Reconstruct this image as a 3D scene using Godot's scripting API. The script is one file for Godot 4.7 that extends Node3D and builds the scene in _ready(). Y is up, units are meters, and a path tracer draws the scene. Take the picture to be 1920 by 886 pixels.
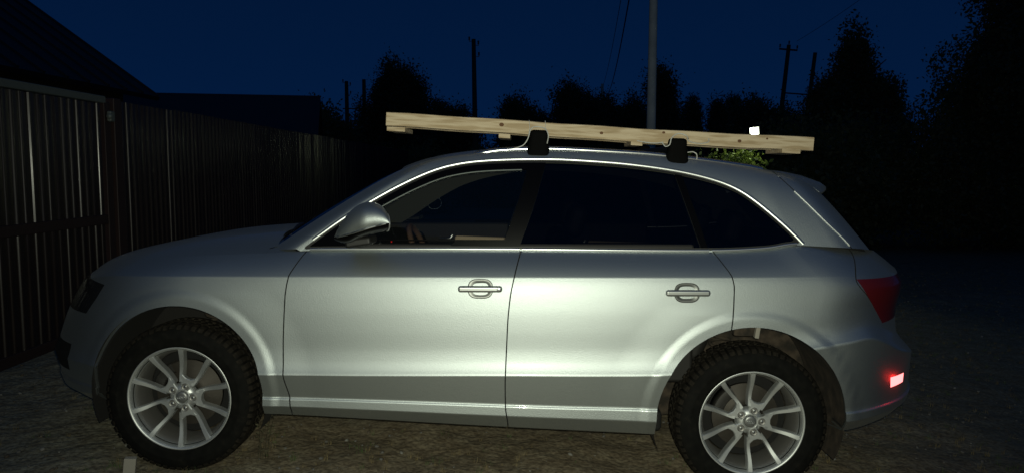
extends Node3D
# A silver estate car parked across a track at dusk, a timber frame on its roof, a sheet metal fence to the left.
# World: x to the right, y up, the camera at x = z = 0. Car axes: x from nose (-) to tail (+), y up, z towards the side that is seen.

var rng := RandomNumberGenerator.new()
var M := {}
var taken := {}
var car: Node3D


class Mb:
	var v := PackedVector3Array()
	var n := PackedVector3Array()
	var i := PackedInt32Array()
	var col := PackedColorArray()

	func t3(a: int, b: int, c: int) -> void:
		i.append(a)
		i.append(b)
		i.append(c)

	func flat(a: Vector3, b: Vector3, c: Vector3, out: Vector3) -> void:
		var nn := (b - a).cross(c - a).normalized()
		if nn.dot(out) < 0.0:
			nn = -nn
		var k := v.size()
		v.append_array([a, b, c])
		n.append_array([nn, nn, nn])
		t3(k, k + 1, k + 2)

	func quad(a: Vector3, b: Vector3, c: Vector3, d: Vector3, out: Vector3) -> void:
		flat(a, b, c, out)
		flat(a, c, d, out)

	# rows of points; normals by differences, turned away from ref (or towards it with side -1)
	func grid(rows: Array, ref: Vector3, cu := false, cv := false, side := 1.0) -> void:
		var k := v.size()
		var nr := rows.size()
		var nc: int = rows[0].size()
		var pts := PackedVector3Array()
		for r in nr:
			pts.append_array(rows[r])
		var total := 0.0
		var nn := PackedVector3Array()
		nn.resize(nr * nc)
		for r in nr:
			var ra := (r + nr - 1) % nr if cv else maxi(r - 1, 0)
			var rb := (r + 1) % nr if cv else mini(r + 1, nr - 1)
			for c in nc:
				var ca := (c + nc - 1) % nc if cu else maxi(c - 1, 0)
				var cb := (c + 1) % nc if cu else mini(c + 1, nc - 1)
				var du := pts[r * nc + cb] - pts[r * nc + ca]
				if du.length_squared() < 1e-10:
					var r2 := r + 1 if r < nr / 2 else r - 1
					du = pts[r2 * nc + cb] - pts[r2 * nc + ca]
				var dv := pts[rb * nc + c] - pts[ra * nc + c]
				if dv.length_squared() < 1e-10:
					var c2 := c + 1 if c < nc / 2 else c - 1
					dv = pts[rb * nc + c2] - pts[ra * nc + c2]
				var q := du.cross(dv).normalized()
				nn[r * nc + c] = q
				total += q.dot(pts[r * nc + c] - ref)
		if total * side < 0.0:
			for j in nn.size():
				nn[j] = -nn[j]
		v.append_array(pts)
		n.append_array(nn)
		for r in (nr if cv else nr - 1):
			var r1 := (r + 1) % nr
			for c in (nc if cu else nc - 1):
				var c1 := (c + 1) % nc
				t3(k + r * nc + c, k + r * nc + c1, k + r1 * nc + c1)
				t3(k + r * nc + c, k + r1 * nc + c1, k + r1 * nc + c)

	func box(t: Transform3D, size: Vector3, r := 0.0) -> void:   # a box with its edges rounded by r
		var h := size * 0.5
		var e := minf(r, minf(h.x, minf(h.y, h.z)) * 0.98)
		for ax in 3:
			for sg in [-1.0, 1.0]:
				var a := Vector3.ZERO
				a[ax] = sg
				var b := Vector3.ZERO
				b[(ax + 1) % 3] = 1.0
				var c := Vector3.ZERO
				c[(ax + 2) % 3] = 1.0
				var hb: float = h[(ax + 1) % 3]
				var hc: float = h[(ax + 2) % 3]
				var k := v.size()
				var m := 4 if e > 0.0 else 2
				for iu in m:
					for iw in m:
						var su := -1.0 if iu < m / 2 else 1.0
						var sw := -1.0 if iw < m / 2 else 1.0
						var eu := e > 0.0 and (iu == 0 or iu == 3)
						var ew := e > 0.0 and (iw == 0 or iw == 3)
						var dir := (a + (b * su if eu else Vector3.ZERO) + (c * sw if ew else Vector3.ZERO)).normalized()
						var p := a * (h[ax] - e) + b * su * (hb - e) + c * sw * (hc - e) + dir * e
						v.append(t * p)
						n.append((t.basis * dir).normalized())
				for iu in m - 1:
					for iw in m - 1:
						var q := k + iu * m + iw
						t3(q, q + 1, q + m + 1)
						t3(q, q + m + 1, q + m)

	# a tube of ns sides along a path; wide and tall scale its section across
	func tube(path: Array, radii: Array, ns := 8, up := Vector3.UP, wide := 1.0, tall := 1.0, caps := true) -> void:
		var rows := []
		for j in path.size():
			var d: Vector3 = (path[mini(j + 1, path.size() - 1)] - path[maxi(j - 1, 0)]).normalized()
			var sx := d.cross(up)
			if sx.length() < 0.05:
				sx = d.cross(Vector3(0.3, 0.1, 1))
			sx = sx.normalized()
			var sy := sx.cross(d).normalized()
			var rad: float = radii[mini(j, radii.size() - 1)]
			var row := PackedVector3Array()
			for q in ns:
				var an := TAU * q / ns
				row.append(path[j] + sx * cos(an) * rad * wide + sy * sin(an) * rad * tall)
			rows.append(row)
		var k := v.size()
		var cen := PackedVector3Array()
		grid(rows, path[0], true, false)
		for j in rows.size():       # normals straight from the section
			for q in ns:
				var o: Vector3 = rows[j][q] - path[j]
				if n[k + j * ns + q].dot(o) < 0.0:
					n[k + j * ns + q] = -n[k + j * ns + q]
		if caps:
			for e in [0, rows.size() - 1]:
				var out: Vector3 = path[0] - path[1] if e == 0 else path[-1] - path[-2]
				for q in ns:
					flat(path[e], rows[e][q], rows[e][(q + 1) % ns], out)

	# profile of (radius, along) turned about an axis through at; ang limits in radians
	func lathe(prof: Array, t: Transform3D, ns := 48, a0 := 0.0, a1 := TAU, side := 1.0) -> void:
		var full := absf(a1 - a0 - TAU) < 1e-4
		var rows := []
		for p in prof:
			var row := PackedVector3Array()
			for q in (ns if full else ns + 1):
				var an := a0 + (a1 - a0) * q / ns
				row.append(t * Vector3(p.x * cos(an), p.x * sin(an), p.y))
			rows.append(row)
		var mid := 0.0
		for p in prof:
			mid += p.y / prof.size()
		grid(rows, t * Vector3(0, 0, mid), full, false, side)

	# polygon in x, y pushed from z0 to z1, its edges eased by bev
	func prism(poly: PackedVector2Array, z0: float, z1: float, bev := 0.0, t := Transform3D.IDENTITY) -> void:
		var ins := poly
		if bev > 0.0:
			var off := Geometry2D.offset_polygon(poly, -bev, Geometry2D.JOIN_MITER)
			if off.size() == 1 and off[0].size() == poly.size():
				var best := 0
				for s in poly.size():
					if off[0][s].distance_to(poly[0]) < off[0][best].distance_to(poly[0]):
						best = s
				ins = PackedVector2Array()
				var fwd := Geometry2D.is_polygon_clockwise(off[0]) == Geometry2D.is_polygon_clockwise(poly)
				for s in poly.size():
					ins.append(off[0][(best + (s if fwd else -s) + poly.size() * 2) % poly.size()])
			else:
				bev = 0.0
		var cw := Geometry2D.is_polygon_clockwise(poly)
		var tri := Geometry2D.triangulate_polygon(ins)
		for zz in [[z0, Vector3(0, 0, -1)], [z1, Vector3(0, 0, 1)]]:
			for q in range(0, tri.size(), 3):
				var a := ins[tri[q]]
				var b := ins[tri[q + 1]]
				var c := ins[tri[q + 2]]
				flat(t * Vector3(a.x, a.y, zz[0]), t * Vector3(b.x, b.y, zz[0]), t * Vector3(c.x, c.y, zz[0]), t.basis * zz[1])
		var sg := signf(z1 - z0)
		for q in poly.size():
			var a := poly[q]
			var b := poly[(q + 1) % poly.size()]
			var d := (b - a).normalized()
			var o := Vector2(d.y, -d.x) * (-1.0 if cw else 1.0)
			var out := t.basis * Vector3(o.x, o.y, 0)
			quad(t * Vector3(a.x, a.y, z0 + bev * sg), t * Vector3(b.x, b.y, z0 + bev * sg), t * Vector3(b.x, b.y, z1 - bev * sg), t * Vector3(a.x, a.y, z1 - bev * sg), out)
			if bev > 0.0:
				var ai := ins[q]
				var bi := ins[(q + 1) % ins.size()]
				for zz in [[z0, z0 + bev * sg, -1.0], [z1, z1 - bev * sg, 1.0]]:
					quad(t * Vector3(a.x, a.y, zz[1]), t * Vector3(b.x, b.y, zz[1]), t * Vector3(bi.x, bi.y, zz[0]), t * Vector3(ai.x, ai.y, zz[0]), (out + t.basis * Vector3(0, 0, zz[2] * sg)).normalized())

	func add(o: Mb, t := Transform3D.IDENTITY) -> Mb:
		var k := v.size()
		for p in o.v:
			v.append(t * p)
		for q in o.n:
			n.append((t.basis * q).normalized())
		for q in o.i:
			i.append(q + k)
		return self

	func copy() -> Mb:
		var m := Mb.new()
		m.v = v.duplicate()
		m.n = n.duplicate()
		m.i = i.duplicate()
		return m

	func moved(by: float) -> Mb:        # along its normals
		var m := copy()
		for q in m.v.size():
			m.v[q] += m.n[q] * by
		return m

	func turned() -> Mb:
		var m := copy()
		for q in m.n.size():
			m.n[q] = -m.n[q]
		return m

	func mirrored() -> Mb:
		var m := copy()
		for q in m.v.size():
			m.v[q].z = -m.v[q].z
			m.n[q].z = -m.n[q].z
		return m

	func both() -> Mb:
		return copy().add(mirrored())

	# parts where f >= 0 and where f < 0, cut along f = 0
	func cut(f: Callable) -> Array:
		var nv := v.size()
		var val := PackedFloat32Array()
		val.resize(nv)
		for q in nv:
			val[q] = f.call(v[q])
		var part := [Mb.new(), Mb.new()]
		var mp := [PackedInt32Array(), PackedInt32Array()]
		for s in 2:
			mp[s].resize(nv)
			mp[s].fill(-1)
		var seen := {}
		for q in range(0, i.size(), 3):
			var id := [i[q], i[q + 1], i[q + 2]]
			var po := [[], []]
			for e in 3:
				var a: int = id[e]
				var b: int = id[(e + 1) % 3]
				var s := 0 if val[a] >= 0.0 else 1
				if mp[s][a] < 0:
					mp[s][a] = part[s].v.size()
					part[s].v.append(v[a])
					part[s].n.append(n[a])
				po[s].append(mp[s][a])
				if (val[a] >= 0.0) != (val[b] >= 0.0):
					var key := mini(a, b) * nv + maxi(a, b)
					if not seen.has(key):
						var w := val[a] / (val[a] - val[b])
						seen[key] = [part[0].v.size(), part[1].v.size()]
						for s2 in 2:
							part[s2].v.append(v[a].lerp(v[b], w))
							part[s2].n.append(n[a].lerp(n[b], w).normalized())
					po[0].append(seen[key][0])
					po[1].append(seen[key][1])
			for s in 2:
				for e in range(1, po[s].size() - 1):
					part[s].t3(po[s][0], po[s][e], po[s][e + 1])
		return part

	func keep(f: Callable) -> Mb:
		return cut(f)[0]

	# [inside, outside] of a convex polygon in x, y
	func cut_poly(poly: Array) -> Array:
		var out := Mb.new()
		var rest: Mb = self
		var mid := Vector2.ZERO
		for p in poly:
			mid += p / poly.size()
		for q in poly.size():
			var a: Vector2 = poly[q]
			var b: Vector2 = poly[(q + 1) % poly.size()]
			var o := Vector2(b.y - a.y, a.x - b.x).normalized()
			if o.dot(mid - a) < 0.0:
				o = -o
			var two := rest.cut(func(p: Vector3) -> float: return o.dot(Vector2(p.x, p.y) - a))
			out.add(two[1])
			rest = two[0]
		return [rest, out]

	func mesh(mat: Material) -> ArrayMesh:
		var ix := i.duplicate()
		for q in range(0, ix.size(), 3):
			var a := v[ix[q]]
			if (v[ix[q + 1]] - a).cross(v[ix[q + 2]] - a).dot(n[ix[q]] + n[ix[q + 1]] + n[ix[q + 2]]) > 0.0:
				var sw := ix[q + 1]
				ix[q + 1] = ix[q + 2]
				ix[q + 2] = sw
		var am := ArrayMesh.new()
		if v.is_empty() or ix.is_empty():
			push_warning("empty mesh")
			return am
		var arr := []
		arr.resize(Mesh.ARRAY_MAX)
		arr[Mesh.ARRAY_VERTEX] = v
		arr[Mesh.ARRAY_NORMAL] = n
		arr[Mesh.ARRAY_INDEX] = ix
		if col.size() == v.size():
			arr[Mesh.ARRAY_COLOR] = col
		am.add_surface_from_arrays(Mesh.PRIMITIVE_TRIANGLES, arr)
		am.surface_set_material(0, mat)
		return am


# ---------------------------------------------------------------- objects
func numbered(called: String) -> String:
	var k: int = taken.get(called, -1) + 1
	taken[called] = k
	return called if k == 0 else "%s_%03d" % [called, k]


func tag(o: Node3D, label: String, category: String, group := "", kind := "") -> Node3D:
	if label:
		o.set_meta("label", label)
	if category:
		o.set_meta("category", category)
	if group:
		o.set_meta("group", group)
	if kind:
		o.set_meta("kind", kind)
	return o


func thing(called: String, label: String, category: String, at := Vector3.ZERO, group := "") -> Node3D:
	var o := Node3D.new()
	o.name = numbered(called)
	add_child(o)
	o.position = at
	tag(o, label, category, group)
	return o


func part(called: String, mb: Mb, mat: Material, parent: Node3D, at := Transform3D.IDENTITY) -> MeshInstance3D:
	return put(called, mb.mesh(mat), parent, at)


func put(called: String, mesh: Mesh, parent: Node3D, at := Transform3D.IDENTITY) -> MeshInstance3D:
	var o := MeshInstance3D.new()
	o.mesh = mesh
	if parent == self:
		o.name = numbered(called)
		add_child(o)
	else:
		var nm := called
		var k := 0
		while parent.has_node(NodePath(nm)):
			k += 1
			nm = "%s_%03d" % [called, k]
		o.name = nm
		parent.add_child(o, true)
	o.transform = at
	return o


func node(called: String, parent: Node3D, at := Transform3D.IDENTITY) -> Node3D:
	var o := Node3D.new()
	var nm := called
	var k := 0
	while parent.has_node(NodePath(nm)):
		k += 1
		nm = "%s_%03d" % [called, k]
	o.name = nm
	parent.add_child(o, true)
	o.transform = at
	return o


func copy_of(o: Node3D, label: String, at: Vector3) -> Node3D:
	var c: Node3D = o.duplicate()
	c.name = numbered(String(o.name))
	add_child(c)
	c.position = at
	c.set_meta("label", label)
	return c


# ---------------------------------------------------------------- materials
func lin(r: float, g: float, b: float) -> Color:
	return Color(r, g, b).linear_to_srgb()


func mat(called: String, c: Color, rough := 0.7, metal := 0.0) -> StandardMaterial3D:
	var m := StandardMaterial3D.new()
	m.resource_name = called
	m.albedo_color = c
	m.roughness = rough
	m.metallic = metal
	M[called] = m
	return m


func noise_tex(size: int, freq: float, octaves: int, stops: Array, seed_ := 1, as_normal := false, strength := 4.0, kind := FastNoiseLite.TYPE_SIMPLEX_SMOOTH) -> NoiseTexture2D:
	var nz := FastNoiseLite.new()
	nz.noise_type = kind
	nz.frequency = freq
	nz.fractal_octaves = octaves
	nz.seed = seed_
	var t := NoiseTexture2D.new()
	t.width = size
	t.height = size
	t.seamless = true
	t.noise = nz
	t.as_normal_map = as_normal
	t.bump_strength = strength
	if stops.size():
		var g := Gradient.new()
		g.offsets = PackedFloat32Array(stops.map(func(s): return s[0]))
		g.colors = PackedColorArray(stops.map(func(s): return s[1]))
		t.color_ramp = g
	return t


func triplanar(m: StandardMaterial3D, scale_: Vector3, world := false) -> void:
	m.uv1_triplanar = true
	m.uv1_world_triplanar = world
	m.uv1_scale = scale_


func make_materials() -> void:
	var p := mat("paint", Color.WHITE, 0.515, 1.0)
	p.albedo_texture = noise_tex(512, 0.38, 2, [[0.0, lin(0.43, 0.47, 0.475)], [1.0, lin(0.50, 0.54, 0.54)]], 5)
	triplanar(p, Vector3(0.8, 0.8, 0.8))
	p.normal_enabled = true        # the flake of the metallic paint
	p.normal_texture = noise_tex(512, 0.6, 2, [], 6, true, 3.0)
	p.normal_scale = 0.09
	p.clearcoat_enabled = true
	p.clearcoat = 0.5
	p.clearcoat_roughness = 0.06
	mat("gap", lin(0.006, 0.006, 0.006), 0.9)
	mat("chrome", lin(0.6, 0.62, 0.62), 0.36, 1.0)
	mat("alloy", lin(0.72, 0.74, 0.73), 0.5, 0.9)
	mat("steel", lin(0.055, 0.048, 0.04), 0.6, 0.5)
	mat("black_gloss", lin(0.002, 0.002, 0.0025), 0.22)
	M.black_gloss.metallic_specular = 0.25
	mat("black_plastic", lin(0.008, 0.008, 0.008), 0.55)
	mat("seat", lin(0.012, 0.011, 0.010), 0.7)
	mat("beige", lin(0.065, 0.066, 0.048), 0.9)
	mat("seal", lin(0.10, 0.12, 0.115), 0.4)
	mat("armrest", lin(0.80, 0.64, 0.44), 0.7)
	var g := mat("glass", Color(0.015, 0.03, 0.03, 0.36), 0.02)
	g.transparency = BaseMaterial3D.TRANSPARENCY_ALPHA
	var gd := mat("glass_dark", Color(0.0, 0.0, 0.0, 0.82), 0.02)
	gd.transparency = BaseMaterial3D.TRANSPARENCY_ALPHA
	var red := mat("tail_red", lin(0.085, 0.003, 0.004), 0.12)
	red.clearcoat_enabled = true
	var marker := mat("marker", lin(0.8, 0.3, 0.3), 0.3)  # passive reflector; its emission stands in for the flash thrown back
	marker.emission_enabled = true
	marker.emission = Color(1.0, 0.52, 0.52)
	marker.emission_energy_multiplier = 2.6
	var dash := mat("dash_red", lin(0.3, 0.01, 0.01), 0.4)
	dash.emission_enabled = true
	dash.emission = Color(1.0, 0.1, 0.1)
	dash.emission_energy_multiplier = 0.35
	mat("headlamp", lin(0.012, 0.013, 0.015), 0.08)
	# rubber with road dust
	var rub := mat("rubber", Color.WHITE, 0.8)
	rub.albedo_texture = noise_tex(256, 0.02, 4, [[0.2, lin(0.006, 0.006, 0.0055)], [0.7, lin(0.009, 0.009, 0.008)], [1.0, lin(0.016, 0.014, 0.011)]], 11)
	triplanar(rub, Vector3(3, 3, 3))
	rub.metallic_specular = 0.2
	var tr := mat("tread", Color.WHITE, 0.9)
	tr.metallic_specular = 0.2
	tr.albedo_texture = noise_tex(256, 0.03, 4, [[0.2, lin(0.010, 0.009, 0.008)], [0.8, lin(0.026, 0.022, 0.016)]], 12)
	triplanar(tr, Vector3(4, 4, 4))
	var mud := mat("mud", Color.WHITE, 0.95)
	mud.albedo_texture = noise_tex(256, 0.02, 5, [[0.25, lin(0.02, 0.016, 0.012)], [0.6, lin(0.05, 0.037, 0.026)], [1.0, lin(0.09, 0.07, 0.05)]], 13)
	triplanar(mud, Vector3(2, 2, 2))
	# planed spruce: long grain, pores
	var w := mat("wood", Color.WHITE, 0.75)
	w.albedo_texture = noise_tex(512, 0.012, 4, [[0.15, lin(0.56, 0.445, 0.295)], [0.5, lin(0.595, 0.48, 0.325)], [0.85, lin(0.625, 0.51, 0.35)]], 21)
	triplanar(w, Vector3(0.5, 5, 5))
	w.detail_enabled = true
	w.detail_blend_mode = BaseMaterial3D.BLEND_MODE_MUL
	w.detail_albedo = noise_tex(256, 0.03, 3, [[0.3, Color(0.86, 0.83, 0.78)], [0.6, Color.WHITE]], 22)
	w.normal_enabled = true
	w.normal_texture = noise_tex(256, 0.05, 3, [], 23, true, 3.0)
	w.normal_scale = 0.4
	mat("knot", lin(0.13, 0.06, 0.025), 0.8)
	mat("wire", lin(0.55, 0.55, 0.52), 0.45)
	# painted sheet steel of fence and gate
	var sh := mat("sheet", Color.WHITE, 0.33)
	sh.albedo_texture = noise_tex(256, 0.01, 3, [[0.2, lin(0.014, 0.0085, 0.0072)], [0.8, lin(0.020, 0.0125, 0.0105)]], 31)
	triplanar(sh, Vector3(0.7, 0.7, 0.7))
	sh.clearcoat_enabled = true
	sh.clearcoat = 0.45
	sh.clearcoat_roughness = 0.18
	mat("gate_frame", lin(0.022, 0.009, 0.008), 0.55)
	mat("galvanised", lin(0.14, 0.16, 0.15), 0.6, 0.4)
	var gr := mat("ground", Color.WHITE, 0.95)
	gr.albedo_texture = noise_tex(1024, 0.012, 5, [[0.15, lin(0.19, 0.165, 0.125)], [0.45, lin(0.25, 0.225, 0.18)], [0.7, lin(0.29, 0.27, 0.22)], [1.0, lin(0.36, 0.345, 0.295)]], 41)
	triplanar(gr, Vector3(0.55, 0.55, 0.55), true)
	gr.detail_enabled = true
	gr.detail_blend_mode = BaseMaterial3D.BLEND_MODE_MUL
	gr.detail_albedo = noise_tex(512, 0.11, 3, [[0.25, Color(0.75, 0.73, 0.7)], [0.55, Color(1, 1, 1)]], 42)
	gr.normal_enabled = true
	gr.normal_texture = noise_tex(512, 0.06, 4, [], 43, true, 3.0)
	gr.normal_scale = 0.6
	for s in [["stone_pale", 0.20, 0.195, 0.175], ["stone_grey", 0.12, 0.115, 0.105], ["stone_brown", 0.09, 0.072, 0.052]]:
		mat(s[0], lin(s[1], s[2], s[3]), 0.9)
	for s in [["grass_dry", 0.17, 0.13, 0.06], ["grass_green", 0.06, 0.10, 0.03]]:
		var gm := mat(s[0], lin(s[1], s[2], s[3]), 0.8)
		gm.backlight_enabled = true
		gm.backlight = Color(0.3, 0.3, 0.2)
	for s in [["leaf_dark", 0.02, 0.03, 0.014], ["leaf_needle", 0.016, 0.026, 0.014], ["leaf_birch", 0.022, 0.03, 0.014], ["leaf_bush", 0.10, 0.15, 0.025]]:
		var lm := mat(s[0], lin(s[1], s[2], s[3]), 0.7)
		lm.backlight_enabled = true
		lm.backlight = Color(0.35, 0.4, 0.2)
	mat("bark", lin(0.05, 0.04, 0.03), 0.95)
	var con := mat("concrete", Color.WHITE, 0.9)
	con.albedo_texture = noise_tex(256, 0.02, 4, [[0.2, lin(0.42, 0.46, 0.44)], [0.8, lin(0.54, 0.58, 0.54)]], 51)
	triplanar(con, Vector3(0.6, 0.6, 0.6))
	mat("pole_wood", lin(0.05, 0.042, 0.035), 0.95)
	mat("insulator", lin(0.10, 0.08, 0.07), 0.3)
	mat("cable", lin(0.01, 0.01, 0.01), 0.6)
	mat("roof_sheet", lin(0.012, 0.010, 0.016), 0.6)
	mat("wall_board", lin(0.012, 0.010, 0.010), 0.9)
	mat("window_dark", lin(0.004, 0.004, 0.006), 0.1)
	var lampm := mat("lamp_face", Color.WHITE, 0.4)
	lampm.emission_enabled = true
	lampm.emission = Color(0.97, 1.0, 0.88)
	lampm.emission_energy_multiplier = 6.0
	mat("lamp_body", lin(0.02, 0.02, 0.02), 0.5)


# ---------------------------------------------------------------- curves
func ip(a: PackedVector2Array, x: float) -> float:     # smooth curve through (x, y) points
	var m := a.size()
	if x <= a[0].x:
		return a[0].y + (x - a[0].x) * (a[1].y - a[0].y) / (a[1].x - a[0].x)
	if x >= a[m - 1].x:
		return a[m - 1].y + (x - a[m - 1].x) * (a[m - 1].y - a[m - 2].y) / (a[m - 1].x - a[m - 2].x)
	var k := 0
	while a[k + 1].x < x:
		k += 1
	var h := a[k + 1].x - a[k].x
	var d := (a[k + 1].y - a[k].y) / h
	var d0 := d
	var d1 := d
	if k > 0:
		var e := (a[k].y - a[k - 1].y) / (a[k].x - a[k - 1].x)
		d0 = 0.0 if e * d <= 0.0 else 2.0 * e * d / (e + d)
	if k < m - 2:
		var e := (a[k + 2].y - a[k + 1].y) / (a[k + 2].x - a[k + 1].x)
		d1 = 0.0 if e * d <= 0.0 else 2.0 * e * d / (e + d)
	var t := (x - a[k].x) / h
	var t2 := t * t
	var t3 := t2 * t
	return (2 * t3 - 3 * t2 + 1) * a[k].y + (t3 - 2 * t2 + t) * h * d0 + (3 * t2 - 2 * t3) * a[k + 1].y + (t3 - t2) * h * d1


func pv(flat_: Array) -> PackedVector2Array:
	var o := PackedVector2Array()
	for q in range(0, flat_.size(), 2):
		o.append(Vector2(flat_[q], flat_[q + 1]))
	return o


func v2s(flat_: Array) -> Array:
	return Array(pv(flat_))


# ---------------------------------------------------------------- car body
var y_sill := pv([-2.3, 0.275, -2.0, 0.27, -1.82, 0.30, -0.98, 0.304, 0.2, 0.291, 0.91, 0.287, 1.87, 0.344, 2.05, 0.375, 2.4, 0.42])
var y_rock := pv([-2.3, 0.385, -1.8, 0.39, -0.98, 0.395, -0.33, 0.403, 0.49, 0.411, 0.92, 0.421, 1.85, 0.447, 2.06, 0.475, 2.4, 0.52])
var y_crease := pv([-2.3, 0.505, -1.8, 0.505, -0.95, 0.516, 0.18, 0.561, 0.88, 0.592, 1.3, 0.655, 1.6, 0.74, 1.83, 0.79, 1.93, 0.81, 2.14, 0.735, 2.42, 0.66])
var y_should := pv([-2.25, 0.80, -2.1, 0.865, -1.755, 0.943, -0.878, 0.985, 0.036, 1.021, 1.255, 1.069, 1.84, 1.095, 2.3, 1.105])
var y_belt := pv([-2.2, 0.86, -2.1, 0.905, -1.9, 0.965, -1.7, 1.01, -1.4, 1.052, -1.0, 1.085, -0.8, 1.105, -0.49, 1.119, 0.236, 1.147, 1.2, 1.179, 1.46, 1.202, 1.6, 1.228, 1.85, 1.225, 2.2, 1.185])
var y_hood := pv([-2.17, 0.885, -2.05, 0.96, -1.95, 1.005, -1.72, 1.068, -1.5, 1.112, -1.3, 1.138, -1.08, 1.158, -0.8, 1.17])
var y_roof := pv([-0.46, 1.505, -0.3, 1.56, -0.17, 1.592, 0.013, 1.620, 0.265, 1.640, 0.557, 1.648, 0.838, 1.644, 1.122, 1.629, 1.406, 1.599, 1.636, 1.562, 1.85, 1.515])
var zprof := pv([0.0, 0.945, 0.06, 0.934, 0.14, 0.9245, 0.27, 0.9175, 0.45, 0.9145, 0.62, 0.9105, 0.75, 0.9050, 0.86, 0.8985, 0.94, 0.8918, 1.0, 0.8850])
var xf_mid := pv([0.0, -2.33, 0.27, -2.305, 0.55, -2.275, 0.83, -2.23, 1.0, -2.195])
var xr_mid := pv([0.0, 2.38, 0.2, 2.30, 0.45, 2.29, 0.83, 2.315, 1.0, 2.285])
const LF := 0.85
const LR := 0.6
var line_a := pv([0.2, -0.843, 0.313, -0.844, 0.4, -0.851, 0.51, -0.877, 0.70, -0.888, 0.88, -0.887, 0.984, -0.877, 1.036, -0.855, 1.107, -0.815, 1.161, -0.764])
var line_b := pv([0.2, 0.217, 0.3, 0.217, 0.403, 0.202, 0.557, 0.196, 0.8, 0.197, 0.929, 0.204, 1.05, 0.224, 1.137, 0.244, 1.3, 0.279])
var line_c := pv([0.2, 1.245, 0.7, 1.26, 0.815, 1.266, 0.938, 1.275, 1.017, 1.276, 1.068, 1.267, 1.128, 1.23, 1.191, 1.185, 1.4, 1.035])
var tail_line := pv([0.5, 2.06, 0.866, 2.035, 0.995, 1.935, 1.082, 1.866, 1.191, 1.889, 1.216, 1.879, 1.353, 1.745, 1.496, 1.602, 1.62, 1.48])
var dlo_top := pv([-0.86, 1.098, -0.781, 1.161, -0.648, 1.265, -0.503, 1.362, -0.418, 1.414, -0.332, 1.462, -0.246, 1.504, -0.159, 1.538, -0.025, 1.568, 0.111, 1.583, 0.295, 1.594, 0.436, 1.598, 0.681, 1.592, 0.85, 1.581, 1.033, 1.560, 1.174, 1.533, 1.27, 1.505, 1.334, 1.477, 1.416, 1.422, 1.513, 1.343, 1.589, 1.276, 1.64, 1.222])
const AFC := Vector2(-1.405, 0.40)
const AFR := 0.425
const ARC := Vector2(1.388, 0.385)
const ARR := 0.456


func arch(p: Vector3, c: Vector2, r: float) -> float:
	var dx := absf(p.x - c.x)
	if p.y < c.y:
		return dx - r
	return sqrt(dx * dx + (p.y - c.y) * (p.y - c.y)) - r


func flare(p: Vector3) -> float:
	var d := minf(arch(p, AFC, AFR), arch(p, ARC, ARR))
	var k := 1.0 - smoothstep(0.88, 0.97, p.y)
	return k * (0.0065 * (1.0 - smoothstep(0.035, 0.085, d)) + 0.006 * (1.0 - smoothstep(0.05, 0.26, d)))


# the columns of the body, nose to tail: kind (0 nose arc, 1 side, 2 tail arc) and place in it
func columns(na: int, ns: int, nb: int) -> Array:
	var o := []
	for q in na:
		o.append([0, 90.0 * q / na])
	for q in ns + 1:
		o.append([1, float(q) / ns])
	for q in range(nb - 1, -1, -1):
		o.append([2, 90.0 * q / nb])
	return o


func plan(c: Array, xf: float, xr: float, lf: float, lr: float) -> Vector2:      # x, share of the half width
	if c[0] == 1:
		return Vector2(lerpf(xf + lf, xr - lr, c[1]), 1.0)
	var an := deg_to_rad(c[1])
	var xx := pow(maxf(cos(an), 0.0), 2.0 / 2.2)
	var zz := pow(maxf(sin(an), 0.0), 2.0 / 2.8)
	return Vector2(xf + lf - lf * xx, zz) if c[0] == 0 else Vector2(xr - lr + lr * xx, zz)


func level(c: Array, k: int, f: float) -> Vector3:
	var p: Vector2
	var y := 0.0
	var w := 0.0
	match k:
		0:
			p = plan(c, -2.02, 2.26, LF, LR)
			y = ip(y_sill, p.x) + 0.004
			w = 0.78
		1:
			p = plan(c, -2.19, 2.34, LF, LR)
			y = ip(y_sill, p.x)
			w = 0.892
		2:
			p = plan(c, -2.29, 2.385, LF, LR)
			y = lerpf(ip(y_sill, p.x), ip(y_rock, p.x), 0.56)
			w = 0.9255
		3:
			p = plan(c, -2.31, 2.395, LF, LR)
			y = ip(y_rock, p.x) - 0.006
			w = 0.9245
		4:
			p = plan(c, -2.305, 2.385, LF, LR)
			y = ip(y_rock, p.x) + 0.003
			w = 0.918
		5:
			p = plan(c, ip(xf_mid, f), ip(xr_mid, f), LF, LR)
			y = lerpf(ip(y_crease, p.x), ip(y_should, p.x), f)
			w = ip(zprof, f)
		6:
			p = plan(c, -2.15, 2.18, LF, LR)
			y = ip(y_belt, p.x)
			w = 0.776
	return Vector3(p.x, y, w * p.y * (1.0 - 0.0055 * (p.x - 0.45) * (p.x - 0.45)))


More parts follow.
